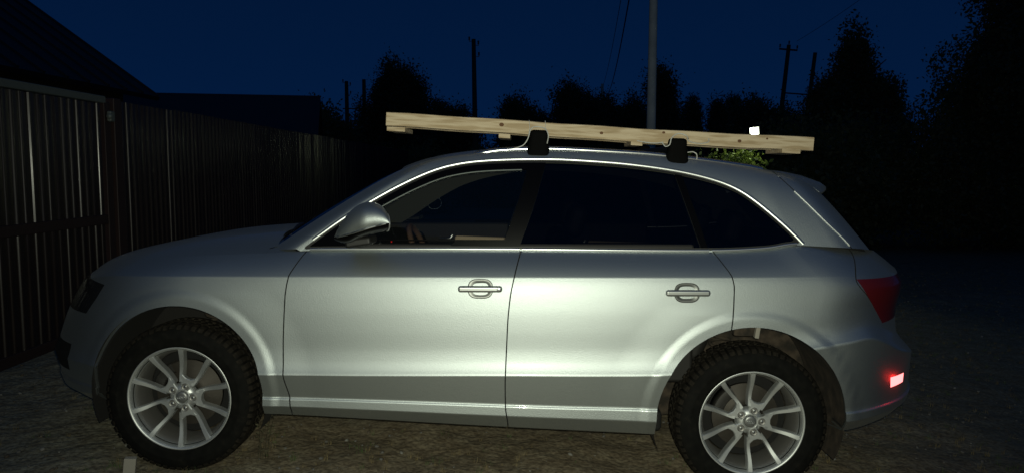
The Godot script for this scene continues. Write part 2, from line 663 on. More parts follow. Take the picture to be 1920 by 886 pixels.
func body_rows(cols: Array) -> Array:
	var spec := []
	for f in [0.0, 0.5]:
		spec.append([0, 1, f])
	for f in [0.0, 0.08, 0.5, 0.92]:
		spec.append([1, 2, f])
	for f in [0.0, 0.1, 0.5, 0.9]:
		spec.append([2, 3, f])
	for f in [0.0, 0.5]:
		spec.append([3, 4, f])
	for f in [0.0, 0.06, 0.2, 0.4, 0.6, 0.8, 0.93, 0.97]:
		spec.append([4, 5, f])
	for f in 49:
		spec.append([5, 5, f / 48.0])
	for f in [0.925, 0.955, 0.985, 0.992]:
		spec.append([5, 5, f])
	spec.sort_custom(func(a, b): return a[0] + a[1] * 0.01 + a[2] * 0.001 < b[0] + b[1] * 0.01 + b[2] * 0.001)
	for f in [0.035, 0.08, 0.2, 0.35, 0.5, 0.65, 0.8, 0.9, 1.0]:
		spec.append([5, 6, f])
	var rows := []
	for s in spec:
		var row := PackedVector3Array()
		for c in cols:
			var p: Vector3
			if s[0] == 5 and s[1] == 5:
				p = level(c, 5, s[2])
			elif s[1] == 5:
				p = level(c, 4, 0.0).lerp(level(c, 5, 0.0), s[2])
			elif s[1] == 6:
				var a := level(c, 5, 1.0)
				var b := level(c, 6, 0.0)
				p = a.lerp(b, s[2])
				p.z += 0.010 * s[2] * (1.0 - s[2]) * 4.0 * minf(1.0, absf(p.z) * 2.0)
			else:
				p = level(c, s[0], 0.0).lerp(level(c, s[1], 0.0), s[2])
			row.append(p)
		rows.append(row)
	return rows


var green_cols := []


func green(c: Array, t: float) -> Vector3:      # the glasshouse: t 0 at the belt, 1 at the roof edge
	var a := plan(c, -1.15, 2.15, 0.30, 0.36)
	var b := plan(c, -0.46, 1.805, 0.28, 0.24)
	var p0 := Vector3(a.x, ip(y_belt, a.x) + (0.012 if c[0] == 0 else 0.0), 0.774 * a.y)
	var p1 := Vector3(b.x, ip(y_roof, b.x), 0.60 * b.y)
	var s := 2.0 * t * (1.0 - t)
	return Vector3(lerpf(p0.x, p1.x, s * 0.76 + t * t), lerpf(p0.y, p1.y, s * 0.84 + t * t), lerpf(p0.z, p1.z, s * 0.49 + t * t))


func on(m: Mb, x: float, y: float, out := 0.0) -> Vector3:       # the point of a body surface above (x, y), out along its normal
	var best := 1e9
	var at := 0
	for q in m.v.size():
		var d := (m.v[q].x - x) * (m.v[q].x - x) + (m.v[q].y - y) * (m.v[q].y - y)
		if d < best and m.n[q].z > 0.15:
			best = d
			at = q
	var nn := m.n[at]
	var z := m.v[at].z - (nn.x * (x - m.v[at].x) + nn.y * (y - m.v[at].y)) / nn.z
	return Vector3(x, y, z) + nn * out


func eased(path: Array) -> Array:
	var o := path.duplicate()
	for pass_ in 3:
		var c := o.duplicate()
		for q in range(1, o.size() - 1):
			o[q] = (c[q - 1] + c[q] * 2.0 + c[q + 1]) * 0.25
	return o


func f_dlo(p: Vector3) -> float:
	if p.x < -0.9 or p.x > 1.64:
		return -1.0
	var s := (ip(dlo_top, p.x + 0.01) - ip(dlo_top, p.x - 0.01)) / 0.02
	return minf((ip(dlo_top, p.x) - p.y) / sqrt(1.0 + s * s), p.y - ip(y_belt, p.x) - 0.008)


func bar(parent: Node3D, called: String, m: Mb, mt: String) -> void:
	part(called, m, M[mt], parent)


func seam(line: PackedVector2Array, w := 0.0) -> Callable:
	return func(p: Vector3) -> float: return p.x - ip(line, p.y) - w


func build_car() -> void:
	car = thing("car", "silver five-door car with tinted rear windows parked across the track", "car", Vector3(-0.2328, -0.0685, -4.5641))
	car.basis = Basis(Vector3.UP, deg_to_rad(-1.0)) * Basis(Vector3.BACK, deg_to_rad(-2.202))
	var ref := Vector3(0, 0.8, 0)
	var cols := columns(44, 300, 34)
	var lower := Mb.new()
	lower.grid(body_rows(cols), ref)
	for q in lower.v.size():        # the raised lips round the wheels, with their exact slopes
		var p := lower.v[q]
		if p.z > 0.6:
			var e := 0.002
			var fade := clampf((lower.n[q].z - 0.55) / 0.3, 0.0, 1.0)
			var here := flare(p) * fade
			var gx := (flare(p + Vector3(e, 0, 0)) - flare(p - Vector3(e, 0, 0))) / (2.0 * e)
			var gy := (flare(p + Vector3(0, e, 0)) - flare(p - Vector3(0, e, 0))) / (2.0 * e)
			var nn := lower.n[q]
			lower.n[q] = (nn - Vector3(gx, gy, 0) * nn.z * fade).normalized()
			lower.v[q] = p + Vector3(0, 0, here)
	lower = lower.keep(func(p: Vector3) -> float: return arch(p, AFC, AFR)).keep(func(p: Vector3) -> float: return arch(p, ARC, ARR))
	part("inner_body", lower.keep(func(p: Vector3) -> float: return 1.0 - absf(p.x) * 0.4).moved(-0.016).both(), M.gap, car)
	# --- cut the skin into panels, with real gaps between them
	var gw := 0.003
	var two := lower.cut(seam(line_a, -gw))
	var front: Mb = two[1]
	two = two[0].keep(seam(line_a, gw)).cut(seam(line_b, -gw))
	var door1: Mb = two[1]
	two = two[0].keep(seam(line_b, gw)).cut(seam(line_c, -gw))
	var door2: Mb = two[1]
	var rear: Mb = two[0].keep(seam(line_c, gw))
	# nose: lamp, air intake, grille, bumper, wing
	var inner := func(zz: float) -> Callable: return func(p: Vector3) -> float: return p.z - zz
	var cp := front.cut_poly(v2s([-2.40, 0.905, -1.99, 0.908, -1.832, 0.893, -1.872, 0.825, -1.933, 0.741, -2.40, 0.735]))
	var hl: Array = cp[0].cut(inner.call(0.36))
	var headlight: Mb = hl[0]
	front = cp[1].add(hl[1])
	cp = front.cut_poly(v2s([-2.5, 0.575, -2.025, 0.575, -2.035, 0.440, -2.5, 0.436]))
	hl = cp[0].cut(inner.call(0.45))
	var intake: Mb = hl[0]
	front = cp[1].add(hl[1])
	cp = front.cut_poly(v2s([-2.5, 0.86, -2.05, 0.86, -2.05, 0.44, -2.5, 0.44]))
	hl = cp[0].cut(inner.call(0.42))
	var grille: Mb = hl[1]
	front = cp[1].add(hl[0])
	two = front.cut(func(p: Vector3) -> float: return p.y - 0.745 + (0.0 if p.x < -1.93 else (p.x + 1.93) * 0.55))
	two[1] = two[1].cut(func(p: Vector3) -> float: return p.x + 1.45)
	var bumper1: Mb = two[1][1]
	var wing: Mb = two[0].add(two[1][0])
	# tail: lamp, side reflector, bumper, tailgate, quarter panel
	cp = rear.cut_poly(v2s([1.868, 1.084, 2.5, 1.098, 2.5, 0.895, 2.035, 0.866, 1.935, 0.995]))
	hl = cp[0].cut(inner.call(0.40))
	var lamp: Mb = hl[0]
	rear = cp[1].add(hl[1])
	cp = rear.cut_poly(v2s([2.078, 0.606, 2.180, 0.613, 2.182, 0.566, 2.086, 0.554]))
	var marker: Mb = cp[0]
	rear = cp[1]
	two = rear.cut(func(p: Vector3) -> float: return p.y - (0.70 + (p.x - 1.80) * 0.72 if p.x < 2.05 else 0.88))
	var bumper2: Mb = two[1].keep(func(p: Vector3) -> float: return p.x - 1.6)
	var quarter: Mb = two[0].add(two[1].keep(func(p: Vector3) -> float: return 1.6 - p.x))
	two = quarter.cut(func(p: Vector3) -> float: return p.x - ip(tail_line, p.y) - gw)
	var gate: Mb = two[0]
	quarter = two[1].keep(func(p: Vector3) -> float: return ip(tail_line, p.y) - gw - p.x)
	for s in 2:
		var nm := ["left", "right"]
		for e in [["front_wing", wing, "paint"], ["quarter_panel", quarter, "paint"], ["headlight", headlight, "headlamp"], ["air_intake", intake, "black_plastic"], ["tail_light", lamp, "tail_red"], ["side_reflector", marker, "marker"]]:
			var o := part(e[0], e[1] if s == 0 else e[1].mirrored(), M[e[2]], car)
			if e[0] == "side_reflector":
				o.set_meta("label", "red reflector with an added glow on the rear bumper corner")
	part("front_bumper", bumper1.both(), M.paint, car)
	part("rear_bumper", bumper2.both(), M.paint, car)
	part("grille", grille.both(), M.black_plastic, car)
	var mk := OmniLight3D.new()  # added red light round the reflector, which gives off none itself
	mk.name = "added_reflector_light"
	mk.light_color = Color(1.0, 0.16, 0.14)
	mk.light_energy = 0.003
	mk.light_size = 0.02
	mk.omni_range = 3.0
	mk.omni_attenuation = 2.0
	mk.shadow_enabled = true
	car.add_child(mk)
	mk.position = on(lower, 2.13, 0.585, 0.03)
	# --- bonnet
	var rows := []
	var hood_cols := cols.filter(func(c): return plan(c, -2.15, 2.18, LF, LR).x < -0.62)
	for j in 22:
		var row := PackedVector3Array()
		for c in hood_cols:
			var e := level(c, 6, 0.0)
			var u := 1.0 - pow(j / 21.0, 1.25)
			var rise := maxf(0.0, ip(y_hood, e.x) - ip(y_belt, e.x))
			row.append(Vector3(e.x, e.y + rise * (1.0 - pow(u, 4.5)), e.z * u))
		rows.append(row)
	var hood := Mb.new()
	hood.grid(rows, Vector3(-1.5, 0.2, 0))
	hood = hood.keep(func(p: Vector3) -> float: return pow(maxf(0.0, -0.76 - p.x) / 0.30, 2.2) + pow(absf(p.z) / 0.80, 2.8) - 1.0 if p.x < -0.76 else absf(p.z) - 0.80)
	# the bonnet's shut line ends in a slanting cut towards the screen
	two = hood.cut(func(p: Vector3) -> float: return (p.z - 0.715) - (-1.0 - p.x) * 0.55 if p.x > -1.03 else -1.0)
	part("hood", two[1].keep(func(p: Vector3) -> float: return -((p.z - 0.705) - (-1.0 - p.x) * 0.55) if p.x > -1.03 else 1.0).both(), M.paint, car)
	part("hood_corner", two[0], M.paint, car)
	part("hood_corner", two[0].mirrored(), M.paint, car)
	part("engine_bay_cover", hood.moved(-0.02).both(), M.gap, car)
	# --- glasshouse
	var gcols := columns(30, 230, 30)
	var glow := Mb.new()
	rows = []
	for j in 33:
		var row := PackedVector3Array()
		for c in gcols:
			row.append(green(c, j / 32.0))
		rows.append(row)
	glow.grid(rows, ref)
	var screen := Mb.new()
	var sub := []
	for j in range(0, 33):
		sub.append(rows[j].slice(0, 20))
	screen.grid(sub, ref)
	sub = []
	for j in range(0, 33):
		sub.append(rows[j].slice(19, 30 + 231 + 11))
	var side := Mb.new()
	side.grid(sub, ref)
	sub = []
	for j in range(0, 33):
		sub.append(rows[j].slice(30 + 231 + 10))
	var back := Mb.new()
	back.grid(sub, ref)
	part("windscreen", screen.both(), M.glass, car)
	two = back.cut(func(p: Vector3) -> float: return minf(p.y - 1.20, 1.50 - p.y))
	part("rear_window", two[0].both(), M.glass_dark, car)
	gate.add(two[1])
	two = side.cut(func(p: Vector3) -> float: return f_dlo(p))
	var opening: Mb = two[0]
	var shell: Mb = two[1]
	var edge := func(p: Vector3) -> float: return p.x - ip(tail_line, p.y)
	var tg := shell.cut(func(p: Vector3) -> float: return edge.call(p) - gw)
	gate.add(tg[0])
	shell = tg[1].keep(func(p: Vector3) -> float: return -gw - edge.call(p))
	part("tailgate", gate.both(), M.paint, car)
	part("tailgate_liner", tg[1].copy().add(tg[0]).moved(-0.02).both(), M.gap, car)
	# bright alloy tube, added as the glint along the tailgate seam
	for s in 2:
		var tp := []
		for q in 24:
			var y := lerpf(1.235, 1.49, q / 23.0)
			tp.append(on(glow, ip(tail_line, y) - 0.002, y, 0.001))
		var te := Mb.new()
		te.tube(eased(tp), [0.0035], 6)
		part("tailgate_glint", te if s == 0 else te.mirrored(), M.alloy, car)
	# roof skin
	var top := []
	for j in 14:
		var row := PackedVector3Array()
		for c in gcols:
			var e := green(c, 1.0)
			var u := 1.0 - j / 13.0
			row.append(Vector3(e.x, e.y + 0.032 * (1.0 - u * u) * minf(1.0, e.z * 3.0), e.z * u))
		top.append(row)
	var roof := Mb.new()
	roof.grid(top, ref)
	part("roof", roof.both(), M.paint, car)
	part("headliner", roof.moved(-0.03).turned().both(), M.beige, car)
	# window openings: black surround, panes, pillars
	var b_edge := pv([1.10, 0.137, 1.159, 0.152, 1.359, 0.215, 1.567, 0.266, 1.65, 0.285])
	var c_edge := pv([1.1, 1.182, 1.199, 1.147, 1.523, 1.031, 1.6, 1.004])
	two = opening.cut(func(p: Vector3) -> float: return f_dlo(p) - 0.012)
	var surround: Mb = two[1]
	var rest: Mb = two[0]
	two = rest.cut(seam(b_edge))
	var fr: Mb = two[1]
	rest = two[0]
	two = fr.cut(func(p: Vector3) -> float: return minf(f_dlo(p) - (0.045 if p.y > 1.16 else 0.0), p.x + 0.60))
	var pane1: Mb = two[0]
	var frame1: Mb = two[1]
	two = rest.cut(seam(b_edge, 0.085))
	var pillar_b: Mb = two[1]
	two = two[0].cut(seam(c_edge, -0.016))
	var pane2: Mb = two[1]
	two = two[0].cut(seam(c_edge, 0.020))
	var pillar_c: Mb = two[1]
	var pane3: Mb = two[0]
	for s in 2:
		var f := func(m: Mb) -> Mb: return m if s == 0 else m.mirrored()
		var d1 := part("front_door", f.call(door1), M.paint, car)
		var d2 := part("rear_door", f.call(door2), M.paint, car)
		part("window", f.call(pane1.moved(-0.004)), M.glass, d1)
		part("window_frame", f.call(frame1.copy().add(pillar_b)), M.black_gloss, d1)
		part("window", f.call(pane2.moved(-0.004)), M.glass_dark, d2)
		part("window_frame", f.call(pillar_c), M.black_gloss, d2)
		part("window", f.call(pane3.moved(-0.004)), M.glass_dark, car)
		part("window_surround", f.call(surround), M.black_plastic, car)
		part("side_frame", f.call(shell), M.paint, car)
		var band := opening.keep(func(p: Vector3) -> float: return lerpf(0.12, 0.03, clampf((p.x + 0.5) / 0.75, 0.0, 1.0)) * float(s) - (ip(dlo_top, p.x) - p.y) * 0.8)
		var inner_trim: Mb = shell.copy().add(band).moved(-0.035).turned().keep(func(p: Vector3) -> float: return p.y - ip(y_belt, p.x) - 0.03)
		part("pillar_trim", f.call(inner_trim), M.beige, car)
		part("pillar_trim", f.call(pillar_b.moved(-0.03).turned()), M.black_plastic, car)
		part("pillar_trim", f.call(pillar_c.moved(-0.03).turned()), M.black_plastic, car)
		# bright strip over the windows, another along the belt
		var path := []
		for q in 90:
			var x := lerpf(-0.79, 1.632, pow(q / 89.0, 1.0))
			path.append(on(glow, x, ip(dlo_top, x) + 0.004, 0.004))
		path = eased(path)
		var tr := Mb.new()
		tr.tube(path, [0.0095], 8, Vector3.BACK, 1.0, 0.55)
		part("window_strip", f.call(tr), M.chrome, car)
		for seg in [[-0.80, 0.239, d1], [0.253, 1.173, d2], [1.187, 1.60, car]]:
			path = []
			for q in 24:
				var x := lerpf(seg[0], seg[1], q / 23.0)
				path.append(on(glow, x, ip(y_belt, x) + 0.006, 0.003))
			path = eased(path)
			tr = Mb.new()
			tr.tube(path, [0.008], 8, Vector3.BACK, 1.0, 0.7)
			part("belt_strip", f.call(tr), M.chrome, seg[2])
		# a thin lip along the side glass, catching the light
		path = []
		for q in 40:
			var x := lerpf(-0.56, 0.235, q / 39.0)
			var sl := (ip(dlo_top, x + 0.01) - ip(dlo_top, x - 0.01)) / 0.02
			path.append(on(glow, x, ip(dlo_top, x) - 0.047 * sqrt(1.0 + sl * sl), 0.001))
		path = eased(path)
		tr = Mb.new()
		tr.tube(path, [0.004], 6)
		part("window_seal", f.call(tr), M.seal, d1)
		# handles: bar over a hollow cup
		for h in [[0.059, 0.9715, d1], [1.050, 0.993, d2]]:
			var at := on(lower, h[0], h[1])
			var hb := Basis(Vector3.BACK, deg_to_rad(2.2))
			var han := node("handle", h[2])
			var cup := Mb.new()
			var prow := []
			for j in 7:
				var rr: float = j / 6.0
				var row := PackedVector3Array()
				for q in 40:
					var an := TAU * q / 40
					var cx := signf(cos(an)) * pow(absf(cos(an)), 0.6) * 0.058 * rr
					var cy := signf(sin(an)) * pow(absf(sin(an)), 0.8) * 0.044 * rr
					row.append(at + hb * Vector3(cx, cy - 0.002, 0.003 + cy * -0.16 - 0.012 * (1.0 - rr * rr * rr * rr) * 0.35 + (0.0025 if j == 5 else 0.0)))
				prow.append(row)
			cup.grid(prow, at - Vector3(0, 0, 1), true)
			part("cup", f.call(cup), M.handle_cup, han)
			var ring := []
			for q in 33:
				var an := TAU * q / 32
				ring.append(at + hb * Vector3(signf(cos(an)) * pow(absf(cos(an)), 0.6) * 0.059, signf(sin(an)) * pow(absf(sin(an)), 0.8) * 0.045 - 0.002, 0.003 - sin(an) * 0.044 * 0.16))
			var rg := Mb.new()
			rg.tube(ring, [0.0020], 6, Vector3.BACK, 1.0, 1.0, false)
			part("cup_edge", f.call(rg), M.black_plastic, han)
			var hm := Mb.new()
			hm.box(Transform3D(hb, at + Vector3(0, 0, 0.026)), Vector3(0.212, 0.031, 0.024), 0.011)
			part("grip", f.call(hm), M.handle_grip, han)
			if h[2] == d1:
				var lk := Mb.new()
				lk.lathe([Vector2(0, 0.0015), Vector2(0.007, 0.0012), Vector2(0.009, 0.0)], Transform3D(Basis.IDENTITY, at + hb * Vector3(0.089, 0, 0.038)), 16)
				part("lock", f.call(lk), M.chrome, han)
		# roof rail
		path = []
		var rail := pv([-0.062, 1.588, 0.016, 1.620, 0.12, 1.640, 0.262, 1.652, 0.40, 1.658, 0.825, 1.652, 1.103, 1.634, 1.40, 1.604, 1.47, 1.592])
		for q in 46:
			var x := lerpf(-0.062, 1.47, q / 45.0)
			path.append(Vector3(x, ip(rail, x), 0.565))
		tr = Mb.new()
		tr.tube(path, [0.004, 0.010, 0.015, 0.015, 0.015, 0.015, 0.015, 0.015, 0.015, 0.015], 10, Vector3.BACK, 1.0, 1.0)
		part("roof_rail", f.call(tr), M.rail, car)
		# sill inside the openings of the wheels and the rolled edge of each arch
		for w in [[AFC, AFR, "front"], [ARC, ARR, "rear"]]:
			var c: Vector2 = w[0]
			var r: float = w[1]
			var lip := []
			var inn := []
			for q in 61:
				var an := lerpf(-0.20, PI + 0.20, q / 60.0)
				var x := c.x + (r * cos(an) if an > 0 and an < PI else r * signf(cos(an)))
				var y := c.y + (r * sin(an) if an > 0 and an < PI else -absf(r * sin(an)) * 1.15)
				lip.append(on(lower, x, y))
				inn.append(Vector2(x, y))
			var rws := []
			for j in 3:
				var row := PackedVector3Array()
				for q in lip.size():
					var d: Vector2 = (inn[q] - c).normalized()
					row.append(lip[q] + Vector3(d.x * 0.004 * j, d.y * 0.004 * j, -0.016 * j))
				rws.append(row)
			var lm := Mb.new()
			lm.grid(rws, Vector3(c.x, c.y, 0.9), false, false, -1.0)
			part("arch_edge", f.call(lm), M.paint, car)
			var ln := Mb.new()
			var zi := 0.36
			rws = []
			for zz in [0.90, 0.75, 0.55, zi]:
				var row := PackedVector3Array()
				for q in 49:
					var an := lerpf(-0.42, PI + 0.42, q / 48.0)
					row.append(Vector3(c.x + (r + 0.012) * cos(an), c.y + (r + 0.012) * sin(an), minf(zz, 0.885)))
				rws.append(row)
			ln.grid(rws, Vector3(c.x, c.y, 0.6), false, false, -1.0)
			for q in 48:
				ln.flat(Vector3(c.x, c.y - 0.1, zi), rws[3][q], rws[3][q + 1], Vector3(0, 0, 1))
			part("wheel_arch_liner", f.call(ln), M.mud if w[2] == "rear" else M.liner_front, car)
	build_trim(lower, glow)
	build_cabin()
	build_wheels()


func build_trim(lower: Mb, glow: Mb) -> void:
	# tail spoiler over the rear window
	var rows := []
	for q in 33:
		var z := lerpf(-0.585, 0.585, q / 32.0)
		var e := absf(z) / 0.585
		var pull := 0.13 * pow(e, 4.0)
		var row := PackedVector3Array()
		for p in v2s([1.55, 1.585, 1.66, 1.578, 1.76, 1.562, 1.865, 1.530, 1.893, 1.511, 1.896, 1.498, 1.880, 1.482, 1.835, 1.448, 1.66, 1.46]):
			row.append(Vector3(p.x - pull * clampf((p.x - 1.5) * 3.0, 0.0, 1.0), p.y + 0.018 * (1.0 - e * e) - 0.02 * pow(e, 6.0), z))
		rows.append(row)
	var sp := Mb.new()
	sp.grid(rows, Vector3(1.7, 1.51, 0))
	for e in [0, 32]:
		for k in range(1, 8):
			sp.flat(rows[e][0], rows[e][k], rows[e][k + 1], Vector3(0, 0, -1 if e == 0 else 1))
	part("spoiler", sp, M.paint, car)
	# cowl and wipers at the foot of the screen
	var cw := Mb.new()
	rows = []
	for j in 5:
		var row := PackedVector3Array()
		for q in 41:
			var an := lerpf(0.42, PI - 0.42, q / 40.0)
			var zz := 0.80 * cos(an)
			var xx := -0.85 - 0.30 * pow(sin(an), 0.9)
			row.append(Vector3(xx - 0.03 + 0.03 * j, 1.070 + 0.060 * sin(an) + 0.004 * j, zz * 0.96))
		rows.append(row)
	cw.grid(rows, Vector3(-0.9, 0.5, 0))
	part("cowl_panel", cw, M.black_plastic, car)
	for k in 2:
		var w := Mb.new()
		var p := []
		for q in 9:
			var u := q / 8.0
			p.append(Vector3(lerpf(-1.07, -0.965, u) - k * 0.04, 1.172 + 0.012 * sin(u * PI) - 0.012 * u, lerpf(-0.05, 0.56, u) - k * 0.55))
		w.tube(p, [0.006, 0.010, 0.011, 0.011, 0.011, 0.010, 0.008], 6)
		part("wiper", w, M.black_plastic, car)
	# mirrors
	for s in 2:
		var f := func(m: Mb) -> Mb: return m if s == 0 else m.mirrored()
		var mir := node("mirror", car)
		var topc := pv([-0.632, 1.196, -0.615, 1.235, -0.593, 1.276, -0.565, 1.315, -0.537, 1.342, -0.505, 1.359, -0.472, 1.367, -0.44, 1.368, -0.421, 1.364, -0.40, 1.357, -0.385, 1.348, -0.372, 1.333, -0.363, 1.315])
		var botc := pv([-0.632, 1.182, -0.60, 1.170, -0.575, 1.168, -0.5, 1.196, -0.42, 1.220, -0.385, 1.228, -0.363, 1.237])
		rows = []
		for q in 25:
			var u := q / 24.0
			var x := lerpf(-0.632, -0.3635, 0.5 - 0.5 * cos(PI * u))
			var hi := ip(topc, x)
			var lo := ip(botc, x)
			var dz := 0.115 * pow(clampf((x + 0.64) / 0.16, 0.02, 1.0), 0.5)
			var row := PackedVector3Array()
			for k in 28:
				var an := TAU * k / 28
				var zz := dz * signf(cos(an)) * pow(absf(cos(an)), 0.92)
				row.append(Vector3(x + 0.30 * (zz - 0.085) * smoothstep(-0.56, -0.37, x), (hi + lo) * 0.5 + (hi - lo) * 0.5 * sin(an), 0.965 + zz))
			rows.append(row)
		var shell := Mb.new()
		shell.grid(rows, Vector3(-0.48, 1.27, 0.965), true)
		var line := pv([-0.65, 1.196, -0.60, 1.205, -0.52, 1.230, -0.44, 1.258, -0.38, 1.276, -0.35, 1.284])
		var two := shell.cut(func(p: Vector3) -> float: return p.y - ip(line, p.x))
		part("mirror_cap", f.call(two[0]), M.paint, mir)
		part("mirror_base", f.call(two[1].moved(-0.003)), M.black_gloss, mir)
		var path := []
		for q in 20:
			var x := lerpf(-0.62, -0.372, q / 19.0)
			var best := Vector3.ZERO
			for p in shell.v:
				if p.z > 0.965 and absf(p.x - x) < 0.012 and (best == Vector3.ZERO or absf(p.y - ip(line, x)) < absf(best.y - ip(line, x))):
					best = p
			path.append(Vector3(x, ip(line, x), best.z + 0.001))
		var rim := Mb.new()
		rim.tube(path, [0.003, 0.0045, 0.0045], 6)
		part("mirror_strip", f.call(rim), M.chrome, mir)
		path = Array(rows[24])
		path.append(rows[24][0])
		var edge := Mb.new()
		edge.tube(path, [0.0032], 6, Vector3.RIGHT, 1.0, 1.0, false)
		part("mirror_edge", f.call(edge), M.alloy, mir)
		var glass := Mb.new()
		var mid := Vector3.ZERO
		for p in rows[24]:
			mid += p / 28.0
		for k in 28:
			glass.flat(mid, rows[24][k], rows[24][(k + 1) % 28], Vector3(1, 0, -0.3))
		part("mirror_glass", f.call(glass), M.black_gloss, mir)
		var arm := Mb.new()
		arm.box(Transform3D(Basis(Vector3.BACK, 0.18), Vector3(-0.53, 1.172, 0.86)), Vector3(0.13, 0.045, 0.16), 0.016)
		part("mirror_arm", f.call(arm), M.black_plastic, mir)
	# underside, so that no light comes up into the cabin
	var fl := Mb.new()
	fl.box(Transform3D(Basis.IDENTITY, Vector3(0, 0.33, 0)), Vector3(1.96, 0.10, 1.66), 0.02)
	fl.box(Transform3D(Basis.IDENTITY, Vector3(0, 0.40, 0)), Vector3(4.0, 0.08, 0.70), 0.02)
	part("floor_pan", fl, M.gap, car)
	# tow strap eye, brackets and springs seen in the wheel arches
	var sb := Mb.new()
	sb.box(Transform3D(Basis.IDENTITY, Vector3(1.36, 0.800, 0.80)), Vector3(0.10, 0.05, 0.04), 0.006)
	part("suspension_bracket", sb, M.mud, car)
	var sb2 := Mb.new()
	sb2.box(Transform3D(Basis(Vector3.BACK, -0.1), Vector3(1.418, 0.80, 0.83)), Vector3(0.022, 0.06, 0.03), 0.005)
	part("suspension_bracket", sb2, M.bracket, car)
	for k in 2:
		var c := Mb.new()
		var p := []
		for q in 60:
			var an := TAU * q / 12.0
			p.append(Vector3((-1.34 if k == 0 else 1.30) + 0.05 * cos(an), 0.55 + q * 0.0045, 0.60 + 0.05 * sin(an)))
		c.tube(p, [0.008], 6)
		part("coil_spring", c, M.mud, car)
	var arm2 := Mb.new()
	arm2.tube([Vector3(-1.36, 0.79, 0.68), Vector3(-1.32, 0.80, 0.72), Vector3(-1.27, 0.775, 0.72), Vector3(-1.23, 0.765, 0.66)], [0.014, 0.018, 0.012], 7)
	part("suspension_arm", arm2, M.mud, car)


func build_cabin() -> void:
	var dm := Mb.new()
	var rows := []
	for q in 25:
		var z := lerpf(-0.72, 0.72, q / 24.0)
		var row := PackedVector3Array()
		for p in v2s([-0.92, 1.06, -0.78, 1.112, -0.55, 1.115, -0.44, 1.09, -0.40, 1.02, -0.44, 0.92, -0.55, 0.80, -0.60, 0.45]):
			row.append(Vector3(p.x, p.y + 0.028 * exp(-pow((z - 0.37) / 0.2, 2.0)) * clampf((p.x + 0.8) * 3.0, 0.0, 1.0) * (1.0 if p.y > 0.85 else 0.0), z))
		rows.append(row)
	dm.grid(rows, Vector3(-0.8, 0.8, 0))
	part("dashboard", dm, M.seat, car)
	var ic := Mb.new()
	ic.box(Transform3D(Basis.IDENTITY, Vector3(-0.455, 1.133, 0.435)), Vector3(0.006, 0.010, 0.012), 0.002)
	part("dashboard_lamp", ic, M.dash_red, car)
	# steering wheel: rim, spokes, hub
	var sw := node("steering_wheel", car, Transform3D(Basis(Vector3.BACK, deg_to_rad(24)), Vector3(-0.292, 1.050, 0.37)))
	var ring := []
	for q in 49:
		var an := TAU * q / 48
		ring.append(Vector3(0, 0.182 * sin(an), 0.182 * cos(an)))
	var r := Mb.new()
	r.tube(ring, [0.0155], 10, Vector3.RIGHT, 1.0, 1.0, false)
	part("wheel_rim", r, M.leather, sw)
	var hub := Mb.new()
	hub.box(Transform3D(Basis.IDENTITY, Vector3(-0.03, -0.01, 0)), Vector3(0.06, 0.11, 0.15), 0.025)
	part("hub", hub, M.seat, sw)
	for a in [0.0, PI, -PI / 2]:
		var spk := Mb.new()
		spk.box(Transform3D(Basis(Vector3.RIGHT, a), Vector3(-0.02, 0, 0) + Basis(Vector3.RIGHT, a) * Vector3(0, 0, 0.12)), Vector3(0.018, 0.036, 0.12), 0.006)
		part("spoke", spk, M.seat if a < 2.0 else M.alloy, sw)
	for z in [0.37, -0.37]:
		for x in [0.28, 1.12]:
			var st := node("car_seat", car)
			var b := Mb.new()
			b.box(Transform3D(Basis(Vector3.BACK, deg_to_rad(-20)), Vector3(x + 0.12, 0.88, z)), Vector3(0.14, 0.62, 0.50), 0.05)
			part("backrest", b, M.seat, st)
			var c := Mb.new()
			c.box(Transform3D(Basis(Vector3.BACK, deg_to_rad(6)), Vector3(x - 0.20, 0.58, z)), Vector3(0.50, 0.14, 0.50), 0.05)
			part("cushion", c, M.seat, st)
			var h := Mb.new()
			h.box(Transform3D(Basis(Vector3.BACK, deg_to_rad(-14)), Vector3(x + 0.255, 1.285, z)), Vector3(0.10, 0.17, 0.26), 0.04)
			part("headrest", h, M.seat, st)
	# inner skins of the doors: dark card, pale armrest, handle
	for s in [1.0, -1.0]:
		for d in [[-0.78, 0.17, 0.0], [0.20, 1.12, 0.038]]:
			var dt := node("door_trim", car)
			var card := Mb.new()
			card.box(Transform3D(Basis(Vector3.BACK, 0.036), Vector3((d[0] + d[1]) * 0.5, 0.812 + d[2], s * 0.745)), Vector3(d[1] - d[0], 0.70, 0.05), 0.02)
			part("door_card", card, M.seat, dt)
			var ar := Mb.new()
			var x0: float = -0.215 if d[2] == 0.0 else 0.70
			var x1: float = 0.165 if d[2] == 0.0 else 1.16
			var ln := Vector3(x1 - x0, 0.052 if d[2] == 0.0 else 0.05, 0.04)
			ar.box(Transform3D(Basis(Vector3.BACK, 0.0), Vector3((x0 + x1) * 0.5, 1.052 + d[2] * 0.1, s * 0.712)), ln, 0.016)
			part("armrest", ar, M.armrest, dt)
			var hd := Mb.new()
			hd.tube([Vector3(x0 - 0.105, 1.050, s * 0.725), Vector3(x0 - 0.06, 1.052, s * 0.712), Vector3(x0 - 0.03, 1.057, s * 0.705), Vector3(x0 - 0.018, 1.078, s * 0.715)], [0.007, 0.010, 0.013, 0.015], 8)
			part("inner_handle", hd, M.chrome, dt)


